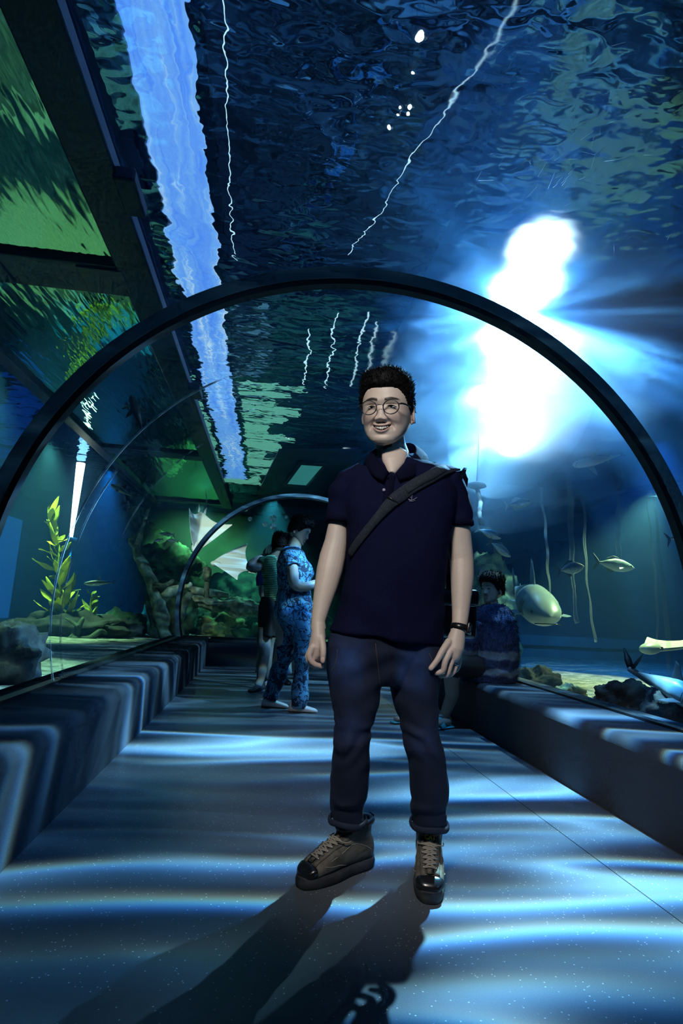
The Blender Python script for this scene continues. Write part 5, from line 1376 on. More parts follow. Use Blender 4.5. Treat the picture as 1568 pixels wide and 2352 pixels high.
def shark(loc, fwd, L, lab, up=(0, 0, 1), top=(.06,.09,.11), bot=(.55,.62,.62), fat=1.0, bend=0.0, fin='fish_fin', tail=True, head='round'):
    e = empty('shark'); f = fat
    pr = [(-.42*L, -.006*L, .012*L, .008*L), (-.30*L, -.018*L*f, .022*L*f, .018*L*f), (-.12*L, -.045*L*f, .050*L*f, .045*L*f), (.08*L, -.072*L*f, .078*L*f, .072*L*f), (.26*L, -.072*L*f, .070*L*f, .074*L*f), (.38*L, -.058*L*f, .050*L*f, .064*L*f), (.46*L, -.030*L*f, .026*L*f, .046*L*f), (.495*L, -.010*L*f, .006*L*f, .022*L*f), (.5*L, -.004*L, .0, .004*L)]
    mk_from_mesh('body', body_loft(pr, 22, top, bot, -.1, bend, L), 'fish_skin', e)
    def bd(x): return bend*(x-.5*L)**2
    o_ = bd(.02*L); fin_prism([(.12*L, .07*L*f), (.02*L, .16*L*f), (-.03*L, .175*L*f), (-.02*L, .10*L*f), (-.02*L, .05*L*f)], .012*L, 'xz', o_).obj('dorsal_fin', fin, e, False)
    o_ = bd(-.25*L); fin_prism([(-.22*L, .025*L), (-.28*L, .065*L), (-.29*L, .02*L)], .008*L, 'xz', o_).obj('second_dorsal_fin', fin, e, False)
    for s in (-1, 1):
        g = fin_prism([(.24*L, 0), (.14*L, s*.13*L), (.05*L, s*.19*L), (.08*L, s*.08*L), (.12*L, 0)], .012*L, 'xy', -.03*L*f)
        g.v = [(x, y+s*.06*L*f+bd(.2*L), z-abs(y)*.25) for x, y, z in g.v]; g.obj('pectoral_fin', fin, e, False)
        g = fin_prism([(-.10*L, 0), (-.16*L, s*.06*L), (-.20*L, s*.07*L), (-.17*L, 0)], .008*L, 'xy', -.03*L*f); g.v = [(x, y+s*.025*L+bd(-.12*L), z) for x, y, z in g.v]; g.obj('pelvic_fin', fin, e, False)
        g = G(); g.ball((.41*L, s*.058*L*f, .006*L), (.011*L, .007*L, .011*L), 10, 8); g.obj('eye', 'fish_eye', e)
    o_ = bd(-.46*L)
    fin_prism([(-.38*L, .014*L), (-.46*L, .08*L), (-.54*L, .15*L), (-.50*L, .05*L), (-.455*L, .0), (-.48*L, -.06*L), (-.43*L, -.045*L), (-.38*L, -.008*L)], .010*L, 'xz', o_).obj('tail_fin', fin, e, False)
    # mouth and gill slits
    g = G(); pts = [(.5*L*.86+.03*L*math.cos(a), .050*L*f*math.sin(a), -.040*L*f+.01*L*math.cos(a)) for a in np.linspace(-1.3, 1.3, 13)]; g.tube(pts, .004*L, 6); g.obj('mouth', 'fish_eye', e)
    for s in (-1, 1):
        for k in range(4):
            x = (.27-.022*k)*L; w_ = np.interp(x, [p[0] for p in pr], [p[3] for p in pr]); g = G()
            g.tube([(x, bd(x)+s*w_*.99*math.cos(q), .074*L*f*math.sin(q)) for q in (-.45, -.15, .15, .4)], .0022*L, 5); g.obj('gill_slit', 'fish_eye', e)
    place(e, loc, fwd, up); return tag(e, lab, 'shark')
def shark_px(tailp, nosep, Ya, lab, dY=0.0, **kw):
    a, b_ = atY(*tailp, Ya), atY(*nosep, Ya+dY); d = b_-a; return shark((a+b_)/2+d*.02, d, np.linalg.norm(d)/1.04, lab, **kw)
a = atY(1252, 1404, 5.5); shark(a+np.array([.10, .56, .13]), (-.16, -.95, -.24), 1.5, 'heavy grey shark swimming head on toward the glass right of the seated person', fat=1.75, top=(.16,.22,.24), bot=(.70,.78,.76))
shark_px((337,1008), (300,908), 5.5, 'dark shark gliding under the framed pane on the left', fat=1.15, top=(.015,.02,.022), bot=(.03,.04,.04), fin='fish_fin_dark', up=(.3, -.9, -.2), bend=.12)
shark_px((312,1145), (254,1112), 9.0, 'small shark against the blue glow on the left', fat=1.5, top=(.03,.05,.06), bot=(.30,.42,.46), fin='fish_fin_dark', up=(.2, -.2, 1))
shark_px((268,1338), (192,1340), 8.4, 'small pale bellied shark right of the kelp', fat=1.25, top=(.08,.16,.20), bot=(.75,.88,.90))
shark_px((1440,1042), (1314,1068), 5.4, 'pale shark passing overhead inside the right part of the rib', fat=1.2, top=(.10,.18,.22), bot=(.80,.90,.90), up=(0, .8, .6))

def ray_fish(nose, tail, tip1, tip2, lab, top=(.05,.07,.08), bot=(.86,.90,.86), tail_len=1.2, flip=1, curl=.18, thick=.10):
    nose, tail, tip1, tip2 = (np.array(p, float) for p in (nose, tail, tip1, tip2))
    F = nose-tail; c0 = (nose+tail)/2; nrm = np.cross(F, tip1-tip2); nrm /= np.linalg.norm(nrm); L = np.linalg.norm(F)
    e = empty('ray', c0); nu, nv = 41, 25
    V_ = []; tn = []
    for side in (1, -1):
        for i in range(nu):
            u = -1+2*i/(nu-1); au = abs(u)
            # chord limits in body space: front edge sweeps back to the tips
            xf_ = .5*(1-au**1.25)-.16*au+.10*math.exp(-(au/.12)**2)*0
            xb_ = -.40+.22*au**1.1+.10*math.sin(math.pi*au)
            tip = tip1 if u > 0 else tip2
            for j in range(nv):
                v = j/(nv-1); x = xb_+(xf_-xb_)*v
                th_ = thick*L*(1-au)**1.15*math.sqrt(max(0, 4*v*(1-v)))*(.55 if side < 0 else 1.0)*.5
                tp = tip-c0; tp_ax = tp-F/L*np.dot(tp, F/L)
                p = c0+F*x+tp_ax*au+F/L*np.dot(tp, F/L)*au*.0+nrm*flip*(side*th_-curl*L*au*au*.5)
                V_.append(p); tn.append(top if side > 0 else bot)
    f = []
    for s in range(2):
        b0 = s*nu*nv
        for i in range(nu-1):
            for j in range(nv-1):
                q = (b0+i*nv+j, b0+(i+1)*nv+j, b0+(i+1)*nv+j+1, b0+i*nv+j+1); f.append(q if s == 0 else q[::-1])
    for i in range(nu-1):
        for j in (0, nv-1):
            a_ = i*nv+j; b_ = nu*nv+i*nv+j; f.append((a_, a_+nv, b_+nv, b_))
    g = G(); g.add(V_, f); me = g.mesh(); set_color(me, np.array(tn)); mk_from_mesh('disc', me, 'fish_skin', e)
    g = G(); hd = nose-F*.10; g.ball(hd, 1.0, 14, 10, Matrix.Scale(1, 4)); 
    g.v = [tuple(hd+F/L*(p[0]-hd[0])*.13*L+np.cross(nrm, F/L)*(p[1]-hd[1])*.085*L+nrm*flip*(p[2]-hd[2])*.055*L) for p in (np.array(q) for q in g.v)]
    me = g.mesh(); set_color(me, np.ones((len(me.vertices), 3))*np.array(bot)*.95); mk_from_mesh('snout', me, 'fish_skin', e)
    g = G(); tb = c0-F*.36; sw = np.cross(nrm, F/L)
    g.tube(smooth_path([tb, tb-F*.4*tail_len+sw*L*.06, tb-F*.8*tail_len-sw*L*.03], 12), [.022*L*(1-.85*k/11) for k in range(12)], 8); g.obj('tail', 'fish_fin', e)
    for s in (-1, 1):
        g = G(); c = c0-F*.40+sw*s*.07*L
        g.tube([c+F*.06, c-F*.03, c-F*.12+sw*s*.03*L], [(.022*L, .008*L), (.026*L, .007*L), (.010*L, .005*L)], 10, ref=sw); me = g.mesh(); set_color(me, np.ones((len(me.vertices), 3))*np.array(bot)); mk_from_mesh('pelvic_fin', me, 'fish_skin', e)
        g = G(); g.ball(nose-F*.14+sw*s*.085*L, .018*L, 8, 6); g.obj('eye', 'fish_eye', e)
    return tag(e, lab, 'ray')
ray_fish(atY(486,1293,9.6), atY(586,1312,9.6), atY(574,1240,9.9), atY(552,1322,9.1), 'white bellied ray gliding left above the log', flip=1, curl=-.25)
ray_fish(atY(447,1268,9.3), atY(466,1164,9.5), atY(530,1166,9.6), atY(420,1196,9.0), 'larger white bellied ray diving beside the far rib', flip=-1, curl=.3, tail_len=.7)
ray_fish(atY(1480,1492,4.6), atY(1600,1470,5.0), atY(1560,1462,5.4), atY(1570,1505,4.2), 'pale green ray skimming the kerb at the right edge', top=(.30,.42,.36), bot=(.60,.72,.64), flip=1, curl=.1)
# big grey fish low at the right: tail towards the camera side
e = shark_px((1445,1535), (1640,1630), 3.35, 'large blue grey fish with a raised dark tail behind the right hand rocks', dY=-.45, fat=1.9, top=(.14,.24,.28), bot=(.35,.48,.50), fin='fish_fin_dark')
e.name = 'large_fish'; e['category'] = 'fish'
for c_ in list(e.children):
    if c_.name.startswith('tail_fin'): bpy.data.objects.remove(c_)
ct = atY(1450, 1540, 3.35)
g = G(); g.tube([ct-np.array([.02, 0, -.01]), ct+np.array([.12, -.02, -.06]), ct+np.array([.26, -.05, -.13])], [.014, .03, .055], 12); o = g.obj('tail_stalk', 'fish_fin', None); o.parent = e; bpy.context.view_layer.update(); o.matrix_parent_inverse = e.matrix_world.inverted()
for (tx, ty, dd) in ((1432, 1488, .10), (1476, 1500, -.06)):
    t_ = atY(tx, ty, 3.35+dd); g = G(); m1 = ct*.5+t_*.5; sdv = np.array([.03, 0, .012]); thn = np.array([0, .007, 0])
    r0 = [ct-sdv*.7, ct+thn, ct+sdv*.7, ct-thn]; r1 = [m1-sdv*.75, m1+thn, m1+sdv*.75, m1-thn]; r2 = [t_-sdv*.12, t_+thn*.3, t_+sdv*.12, t_-thn*.3]
    g.loft([r0, r1, r2]); o = g.obj('tail_lobe', 'fish_fin_dark', None); o.parent = e; bpy.context.view_layer.update(); o.matrix_parent_inverse = e.matrix_world.inverted()

# bubbles, rope with float, light streaks built as strands
m, nt = new_mat('bubble'); 
tr = nt.new('ShaderNodeBsdfTransparent'); gl = nt.new('ShaderNodeBsdfGlossy', i_Roughness=.05, i_Color=(.9, 1, 1, 1)); df = nt.new('ShaderNodeBsdfDiffuse', i_Color=(.6, .8, .8, 1))
m1 = nt.new('ShaderNodeMixShader'); m1.inputs[0].default_value = .5; m2 = nt.new('ShaderNodeMixShader'); m2.inputs[0].default_value = .55
nt.link(gl.outputs[0], m1.inputs[1]); nt.link(df.outputs[0], m1.inputs[2]); nt.link(tr.outputs[0], m2.inputs[1]); nt.link(m1.outputs[0], m2.inputs[2]); nt.link(m2.outputs[0], nt.out.inputs['Surface'])
for k, (x, y, r) in enumerate(((574,1192,5), (609,1204,6), (627,1191,8), (627,1209,8), (657,1188,4), (565,1171,4))):
    g = G(); c = atY(x, y, 9.4); g.ball(c, (r*.0072*1.05, r*.0072, r*.0072), 14, 10)
    tag(g.obj('bubble', 'bubble', None), ('pale air bubble left of the others under the far rib', 'air bubble just below the pair of large bubbles on their left', 'upper of the two largest pale air bubbles', 'lower of the two largest pale air bubbles', 'smallest air bubble at the right of the cluster', 'highest air bubble at the left of the cluster')[k], 'bubble', 'air bubbles beyond the far rib')
mat('rope_pale', (0.62, 0.72, 0.74), 0.7, bump=(90.0, .6))
a = atY(1094, 1118, 6.0); b_ = atY(1106, 1205, 6.0)
ft = tag(empty('float_line', b_), 'white float with a knotted line hanging right of the smiling person shoulder', 'float')
g = G(); g.tube([a+np.array([0, 0, .05]), a+np.array([0, 0, .03]), a, a-np.array([0, 0, .02])], [.05, .10, .11, .05], 16); g.obj('float', 'rope_pale', ft)
g = G(); g.tube([a+np.array([0, 0, .04]), np.array([a[0]+.02, a[1], (a[2]+ZW)/2]), np.array([a[0], a[1], ZW-.01])], .006, 6); g.obj('hanging_rope', 'rope_pale', ft)
g = G(); pl = smooth_path([a, a*.6+b_*.4+np.array([.02, 0, 0]), a*.3+b_*.7-np.array([.01, 0, 0]), b_], 18); g.tube(pl, [.018+.012*abs(math.sin(1.9*k)) for k in range(18)], 8); g.obj('line', 'rope_pale', ft)
m, nt = new_mat('pale_streak')
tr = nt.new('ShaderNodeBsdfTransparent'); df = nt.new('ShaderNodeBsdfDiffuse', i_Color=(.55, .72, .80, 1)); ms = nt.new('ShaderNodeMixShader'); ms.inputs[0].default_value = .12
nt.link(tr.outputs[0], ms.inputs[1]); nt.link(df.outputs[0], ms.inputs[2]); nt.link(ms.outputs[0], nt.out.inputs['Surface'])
STR = [((1236,1108),(1268,1368),5.6,5,'left most pale light streak in the blue water right of the smiling person'), ((1300,1060),(1326,1432),5.2,10,'widest pale light streak beside the plump fish'), ((1336,1140),(1364,1475),5.4,5,'thin pale light streak right of the widest streak'),
       ((1428,1080),(1414,1292),5.0,9,'short pale light streak above the slim fish'), ((1502,1075),(1535,1560),4.6,8,'long pale light streak nearest the right end of the rib'), ((1490,1150),(1512,1520),4.9,4,'faint thin light streak left of the long right hand streak')]
for k, (p0, p1, Y, w, lab) in enumerate(STR):  # streaks of light modelled as thin see-through tubes
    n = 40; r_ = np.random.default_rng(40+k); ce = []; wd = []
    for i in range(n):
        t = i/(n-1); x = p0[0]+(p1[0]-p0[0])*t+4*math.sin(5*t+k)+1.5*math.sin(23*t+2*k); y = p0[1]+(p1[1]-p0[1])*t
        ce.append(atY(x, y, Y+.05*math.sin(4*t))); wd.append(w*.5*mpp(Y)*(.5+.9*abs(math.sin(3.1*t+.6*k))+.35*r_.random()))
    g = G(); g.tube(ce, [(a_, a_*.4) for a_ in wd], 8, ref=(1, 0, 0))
    tag(g.obj('light_streak', 'pale_streak', None), lab, 'pale_streak', 'pale streaks of light in the right hand tank')
a0 = atY(470, 1128, 9.3)
# ------------------------------------------------------------------ the other visitors
m, nt = new_mat('floral')
tc = nt.new('ShaderNodeTexCoord').outputs['Object']
n1 = nt.noise(tc, 5.0, 2.0, .5, 1.6); n2 = nt.noise(tc, 11.0, 2.0, .5, 2.2)
r1 = nt.math('LESS_THAN', nt.math('ABSOLUTE', nt.math('SUBTRACT', n1, .5)), .022)
r2 = nt.math('LESS_THAN', nt.math('ABSOLUTE', nt.math('SUBTRACT', n2, .47)), .030)
bl = nt.math('GREATER_THAN', nt.noise(tc, 9.0, 3.0, .6, .8), .60)
dk = nt.math('MAXIMUM', nt.math('MAXIMUM', r1, r2), bl)
pbsdf(nt, nt.mix(dk, (0.08, 0.26, 0.44), (0.008, 0.02, 0.05)), .85)
mat('stripe_green', (0.05, 0.22, 0.12), .85)
m, nt = new_mat('stripe_green'); tc = nt.new('ShaderNodeTexCoord').outputs['Object']
wv = nt.new('ShaderNodeTexWave', i_Scale=17.0, i_Distortion=.6, bands_direction='Z'); nt.link(tc, wv.inputs['Vector'])
pbsdf(nt, nt.mix(nt.math('GREATER_THAN', wv.outputs['Fac'], .5), (0.02, 0.12, 0.07), (0.22, 0.48, 0.26)), .85)
mat('cloth_black', (0.012, 0.010, 0.010), .8); mat('cloth_pale', (0.48, 0.52, 0.48), .85, noise=(14.0, (0.36, 0.40, 0.38))); mat('cloth_blue', (0.02, 0.07, 0.30), .8)
mat('shoe_white', (0.80, 0.82, 0.82), .5); mat('shoe_dark', (0.03, 0.03, 0.03), .5); mat('sandal', (0.06, 0.42, 0.50), .6); mat('phone', (0.01, 0.01, 0.012), .2)
m, nt = new_mat('fuzzy_knit'); tc = nt.new('ShaderNodeTexCoord').outputs['Object']
sx = nt.new('ShaderNodeSeparateXYZ'); nt.link(tc, sx.inputs[0])
wob = nt.math('MULTIPLY_ADD', nt.noise(tc, 14.0, 3.0), .06, sx.outputs[2])
band = nt.ramp(wob, [(.0, (0, 0, 0)), (.44, (0, 0, 0)), (.455, (1, 1, 1)), (.485, (1, 1, 1)), (.50, (0, 0, 0)), (.56, (0, 0, 0)), (.575, (.8, .8, .8)), (.62, (.8, .8, .8)), (.635, (0, 0, 0))])
nt_b = nt.mix(nt.noise(tc, 40.0, 4.0, .7), (0.012, 0.022, 0.075), (0.04, 0.075, 0.20))
b = pbsdf(nt, nt.mix(band, nt_b, (0.20, 0.30, 0.38)), .95); nt.link(nt.bump(nt.noise(nt.mapping(tc, sc=(1, 1, .4)), 120.0, 3.0, .7), 1.0, .02), b.inputs['Normal'])

def skin_mesh(g, voxel=.008, sm=3):
    me = fuse(g, voxel, sm); set_color(me, np.ones((len(me.vertices), 3))); return me
def rows(lst, Y, n=28, p=2.2):
    return [ring_px(xl, yl, xr, yr, Y+dy, hd, n, p) for xl, yl, xr, yr, dy, hd in lst]
def small_head(g, M, nz=70, na=90, smile=False):
    v, f, t = head_mesh(nz, na, smile, True); g.add(xf(M, v), f); return t
def head_matrix(center, yaw, pitch=0.0, s=1.0):
    """yaw 0 looks to -y (towards the camera), +90 looks to +x"""
    return Matrix.Translation(Vector(center)) @ Matrix.Rotation(yaw, 4, 'Z') @ Matrix.Rotation(pitch, 4, 'X') @ Matrix.Scale(s, 4)
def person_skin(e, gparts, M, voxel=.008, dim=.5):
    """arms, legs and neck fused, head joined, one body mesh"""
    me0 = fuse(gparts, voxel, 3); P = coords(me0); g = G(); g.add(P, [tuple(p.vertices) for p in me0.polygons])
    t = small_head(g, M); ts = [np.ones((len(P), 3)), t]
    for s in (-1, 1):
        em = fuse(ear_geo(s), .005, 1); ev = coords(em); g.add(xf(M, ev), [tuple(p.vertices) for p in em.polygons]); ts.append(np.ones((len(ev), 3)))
    me = g.mesh('body'); set_color(me, np.concatenate(ts)*dim); o = mk_from_mesh('body', me, 'skin', e)  # dim puts the visitors' backlit shade into their skin colour
    for s in (-1, 1):
        ge = G(); fy = face_y(.031*s, 0); ge.ball((.031*s, fy+.001, -.001), (.012, .004, .004), 12, 8); ge.v = [tuple(p) for p in xf(M, ge.v)]; ge.obj('eye', 'eye_dark', e)
    return o
def shoe(g, heel, toe, w=.042, h=.075, n=14):
    heel, toe = np.array(heel, float), np.array(toe, float); d = toe-heel; L = np.linalg.norm(d); d /= L; s = np.cross([0, 0, 1], d); rings = []
    for t, ww, hh in ((0, .35, .6), (.06, .75, .95), (.2, .85, 1.0), (.4, .82, .85), (.6, .95, .62), (.8, 1.0, .48), (.93, .8, .38), (1, .3, .22)):
        c = heel+d*L*t; rings.append([c+s*w*ww*math.cos(a)+np.array([0, 0, 1])*(h*hh/2+h*hh/2*math.copysign(abs(math.sin(a))**.8, math.sin(a))) for a in [2*math.pi*k/n for k in range(n)]])
    g.loft(rings)

# ---- woman in the floral suit, walking to the right and looking down
YW = 5.05
wf = atZ(662, 1630, 0); wom = tag(empty('person', (wf[0], YW, 0)), 'person with short dark hair in a blue floral suit looking down', 'person')
sW = mpp(YW)
hcW = atY(688, 1218, YW); Mw = head_matrix(hcW, math.radians(72), math.radians(24), .96)
g = G()
g.tube(ppx([(682,1235,.0),(676,1255,0),(672,1275,0)], YW), [(.058,.056),(.060,.06),(.075,.09)], 18)
g.loft(rows([(645,1268,692,1272,0,.12),(646,1320,700,1320,0,.12),(648,1370,704,1370,0,.12)], YW))
arm_n = smooth_path(ppx([(668,1278,-.17),(672,1312,-.185),(677,1342,-.19),(700,1348,-.17),(722,1341,-.13),(736,1336,-.11)], YW), 16)
g.tube(arm_n, list(np.interp(np.linspace(0, 1, 16), [0, .2, .42, .5, .8, 1], [.046, .050, .046, .045, .036, .028])), 14)
arm_f = smooth_path(ppx([(672,1278,.17),(690,1312,.185),(700,1342,.17),(715,1345,.12),(735,1340,.05)], YW), 14)
g.tube(arm_f, list(np.interp(np.linspace(0, 1, 14), [0, .4, .55, 1], [.044, .045, .043, .028])), 12)
for base_, dy in ((arm_n[-1], 0), (arm_f[-1], 0)):
    g.ball(base_+np.array([.02, 0, 0]), (.045, .03, .022), 12, 8)
    for k in range(4): finger(g, [base_+np.array([.035, (-.024+.016*k), .004]), base_+np.array([.070, (-.024+.016*k), .006]), base_+np.array([.088, (-.024+.016*k), -.006])], .0095, .0075, 8)
    finger(g, [base_+np.array([.01, -.01, .015]), base_+np.array([.035, -.012, .032]), base_+np.array([.06, -.008, .036])], .011, .008, 8)
g.loft(rows([(646,1360,704,1360,0,.12),(642,1415,704,1415,0,.13)], YW))
for q in ([(652,1410,.08),(650,1480,.09),(634,1560,.08),(622,1612,.08)], [(688,1410,-.08),(692,1500,-.10),(690,1570,-.10),(684,1634,-.10)]): g.tube(ppx(q, YW), [.085, .065, .05, .034], 12)
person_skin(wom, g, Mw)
def cut_w(x, y, z):
    ang = np.arctan2(np.abs(x), -y); line = np.interp(ang, [0, .5, .85, 1.1, 1.35, 1.6, 2.1, 3.2], [.060, .055, .035, .0, -.02, .0, -.05, -.07]); return z-line
hair_geo(Mw, cut_w, lambda x, y, z: .014+.016*sstep(.03, .1, z), 700, .03, 21, 0, .006).obj('hair', 'hair_black', wom)
g = G(); g.loft(rows([(655,1254,690,1258,0,.075),(644,1264,700,1270,0,.15),(637,1280,706,1288,0,.19),(634,1298,716,1302,0,.185),(635,1316,721,1316,0,.18),(637,1332,716,1332,0,.17),(641,1352,712,1352,0,.165),(636,1374,716,1374,0,.18),(632,1394,717,1394,0,.19)], YW))
for p_ in (([(660,1276,-.13),(668,1290,-.17),(671,1302,-.182)]), ([(664,1276,.13),(676,1290,.17),(682,1302,.18)])): g.tube(ppx(p_, YW), [.085, .078, .074], 16)
me = fuse(g, .010, 3); P = coords(me); set_coords(me, P+normals(me)*(.010*fbm(P, 8, 3, 3))[:, None]); top_ = mk_from_mesh('floral_top', me, 'floral', wom)
g = G(); g.loft(rows([(634,1376,717,1376,0,.185),(631,1394,717,1394,0,.195),(633,1420,716,1420,0,.195),(645,1448,712,1448,0,.17),(660,1462,708,1462,0,.12)], YW))
g.loft(rows([(632,1410,688,1410,.09,.10),(637,1445,690,1445,.10,.105),(638,1480,685,1480,.10,.10),(629,1519,672,1519,.09,.10),(614,1562,654,1562,.08,.10),(602,1600,640,1606,.08,.105)], YW))
g.loft(rows([(660,1410,717,1410,-.09,.10),(668,1445,713,1445,-.10,.105),(674,1497,711,1497,-.10,.10),(674,1562,711,1562,-.10,.095),(668,1600,706,1600,-.10,.10),(664,1624,701,1628,-.10,.105)], YW))
me = fuse(g, .010, 3); P = coords(me); set_coords(me, P+normals(me)*(.010*np.sin(24*P[:, 2]+14*P[:, 0]+3*vnoise(P, 5, 2))+.006*fbm(P, 10, 2, 5))[:, None]); mk_from_mesh('floral_trousers', me, 'floral', wom)
for hl, tl, dy in (((600, 1624), (662, 1626), .08), ((664, 1644), (733, 1646), -.10)):
    a, b_ = atZ(*hl, 0), atZ(*tl, 0); g = G(); shoe(g, (a[0], YW+dy, 0), (b_[0]*1.0, YW+dy-.02, 0), .045, .085); so = g.obj('shoe', 'shoe_white', wom)
ph = arm_n[-1]+np.array([.075, .05, .02]); tmpo = obox(ph, np.array([.8, 0, .6]), np.array([0, 1., 0]), np.array([-.6, 0, .8]), .07, .036, .005)
pho = tag(tmpo.obj('mobile_phone', 'phone', None, False), 'dark phone held by the person in the floral suit', 'phone')

# ---- girl in the green striped top
YG = 6.1
gf = atZ(598, 1575, 0); gir = tag(empty('person', (gf[0], YG, 0)), 'person in a green striped top and black skirt beside the floral suit', 'person')
Mg = head_matrix(atY(643, 1248, YG), math.radians(160), math.radians(6), .9)
g = G(); g.tube(ppx([(638,1256,0),(630,1276,0),(622,1290,0)], YG), [.05, .052, .07], 16)
g.loft(rows([(606,1290,634,1290,0,.08),(606,1370,634,1370,0,.08),(600,1445,630,1445,0,.10)], YG))
al = smooth_path(ppx([(606,1294,-.05),(588,1306,-.10),(572,1302,-.12),(585,1288,-.06),(602,1280,.02),(612,1272,.05)], YG), 14); g.tube(al, list(np.interp(np.linspace(0, 1, 14), [0, .4, 1], [.050, .042, .030])), 12)
ar = smooth_path(ppx([(634,1292,.05),(642,1308,.10),(640,1290,.12),(632,1274,.10)], YG), 12); g.tube(ar, .04, 10)
for bpt in (al[-1], ar[-1]):
    g.ball(bpt, (.03, .03, .04), 10, 8)
    for k in range(4): finger(g, [bpt+np.array([-.02+.014*k, .0, .02]), bpt+np.array([-.02+.014*k, .02, .055]), bpt+np.array([-.018+.014*k, .045, .06])], .0095, .008, 7)
    finger(g, [bpt+np.array([-.02, -.01, 0]), bpt+np.array([-.04, .01, .025])], .011, .009, 7)
g.tube(ppx([(608,1440,-.05),(606,1475,-.05),(607,1505,-.05),(602,1535,-.05),(598,1560,-.05),(592,1576,-.06)], YG), [.085, .075, .058, .055, .042, .038], 14)
g.tube(ppx([(622,1440,.06),(616,1480,.07),(613,1520,.09),(612,1556,.10)], YG), [.08, .06, .052, .038], 14)
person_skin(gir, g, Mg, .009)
def cut_all(x, y, z):
    ang = np.arctan2(np.abs(x), -y); return z-np.interp(ang, [0, .6, .9, 1.2, 3.2], [.06, .05, .01, -.05, -.07])
gh = hair_geo(Mg, cut_all, lambda x, y, z: .016+.012*sstep(.03, .1, z), 300, .03, 31, 0, .005); gh.tube(ppx([(636,1248,.02),(631,1262,.0),(630,1278,-.02)], YG), [.06, .05, .02], 12); gh.obj('hair', 'hair_black', gir)
g = G(); hp = ppx([(622, 1262, .02)], YG)[0]
for k in range(7): g.tube(smooth_path([hp+np.array([-.05+.016*k, -.02, -.05]), hp+np.array([-.045+.016*k, -.05, .01]), hp+np.array([-.03+.014*k, -.02, .06-.01*abs(k-3)])], 6), .008, 6)
tag(g.obj('hair_ribbon', 'shoe_white', gir))
g = G(); g.loft(rows([(612,1276,634,1276,0,.07),(602,1284,638,1286,0,.15),(599,1300,640,1300,0,.16),(603,1330,640,1330,0,.15),(605,1355,640,1355,0,.15),(606,1380,641,1382,0,.155)], YG))
g.tube(ppx([(608,1290,-.04),(598,1298,-.075)], YG), [.075, .065], 12); me = fuse(g, .012, 2); mk_from_mesh('striped_top', me, 'stripe_green', gir)
g = G(); g.loft(rows([(602,1372,640,1376,0,.155),(596,1392,640,1394,0,.17),(594,1425,636,1425,0,.17),(596,1458,634,1462,0,.17)], YG)); me = fuse(g, .012, 1); P = coords(me); set_coords(me, P+normals(me)*(.012*np.sin(45*P[:, 0]+40*P[:, 1]))[:, None]); mk_from_mesh('skirt', me, 'cloth_black', gir)
h1 = ppx([(598,1562,-.05)], YG)[0]
g = G(); shoe(g, (h1[0]+.03, h1[1]+.06, .0), (h1[0]-.10, h1[1]-.14, .0), .042, .085); g.obj('shoe', 'shoe_dark', gir)
h2 = ppx([(612,1560,.10)], YG)[0]; g = G(); shoe(g, (h2[0]-.02, h2[1]+.05, 0), (h2[0]+.10, h2[1]-.12, 0), .042, .08); g.obj('shoe', 'shoe_white', gir)

# ---- person in pale trousers behind the girl
YB = 6.75
bf = atZ(625, 1562, 0); pb_ = tag(empty('person', (bf[0], YB, 0)), 'person in pale trousers and blue top mostly hidden behind the striped top', 'person')
Mb = head_matrix(atY(660, 1250, YB), math.radians(150), 0, .9)
g = G(); g.tube(ppx([(656,1262,0),(650,1284,0),(645,1300,0)], YB), [.05, .055, .08], 14); g.loft(rows([(615,1304,665,1304,0,.09),(615,1380,662,1380,0,.09)], YB))
g.tube(ppx([(612,1308,-.05),(600,1335,-.05),(602,1365,-.08),(608,1385,-.10)], YB), [.05, .045, .038, .03], 12); g.tube(ppx([(664,1308,.02),(672,1340,.02),(670,1380,0)], YB), [.05, .042, .03], 12)
for q in ((608,1392,-.10), (670,1388,0)):
    c = ppx([q], YB)[0]; g.ball(c, (.03, .022, .045), 10, 8)
    for k in range(4): finger(g, [c+np.array([-.02+.013*k, 0, -.03]), c+np.array([-.02+.013*k, -.006, -.065]), c+np.array([-.018+.013*k, -.02, -.085])], .0095, .008, 7)
    finger(g, [c+np.array([-.02, -.01, .0]), c+np.array([-.035, -.025, -.03])], .011, .009, 7)
g.loft(rows([(612,1370,662,1370,0,.09),(608,1430,660,1430,0,.10)], YB))
for hx in (604, 652): g.tube(ppx([(620 if hx < 620 else 648, 1420, 0), (hx, 1500, 0), (hx, 1566, 0)], YB), [.07, .05, .035], 10)
person_skin(pb_, g, Mb, .012); hair_geo(Mb, cut_all, lambda x, y, z: .016+.012*sstep(.03, .1, z), 150, .03, 41).obj('hair', 'hair_black', pb_)
g = G(); g.loft(rows([(630,1290,660,1290,0,.08),(606,1300,668,1300,0,.16),(600,1320,672,1320,0,.165),(604,1360,668,1360,0,.16),(602,1405,668,1405,0,.17)], YB)); g.tube(ppx([(608,1308,-.04),(599,1330,-.05),(600,1345,-.06)], YB), [.07, .065, .06], 12); mk_from_mesh('blue_top', fuse(g, .014, 2), 'cloth_blue', pb_)
g = G(); g.loft(rows([(602,1395,668,1395,0,.17),(604,1430,666,1430,0,.16)], YB)); g.loft(rows([(600,1420,634,1420,.03,.11),(592,1470,628,1470,.03,.11),(584,1545,622,1548,.03,.12)], YB)); g.loft(rows([(632,1420,668,1420,-.03,.11),(636,1470,668,1470,-.03,.11),(630,1545,668,1548,-.03,.12)], YB))
me = fuse(g, .014, 2); P = coords(me); set_coords(me, P+normals(me)*(.010*np.sin(40*P[:, 0]+5*P[:, 2]))[:, None]); mk_from_mesh('pale_trousers', me, 'cloth_pale', pb_)
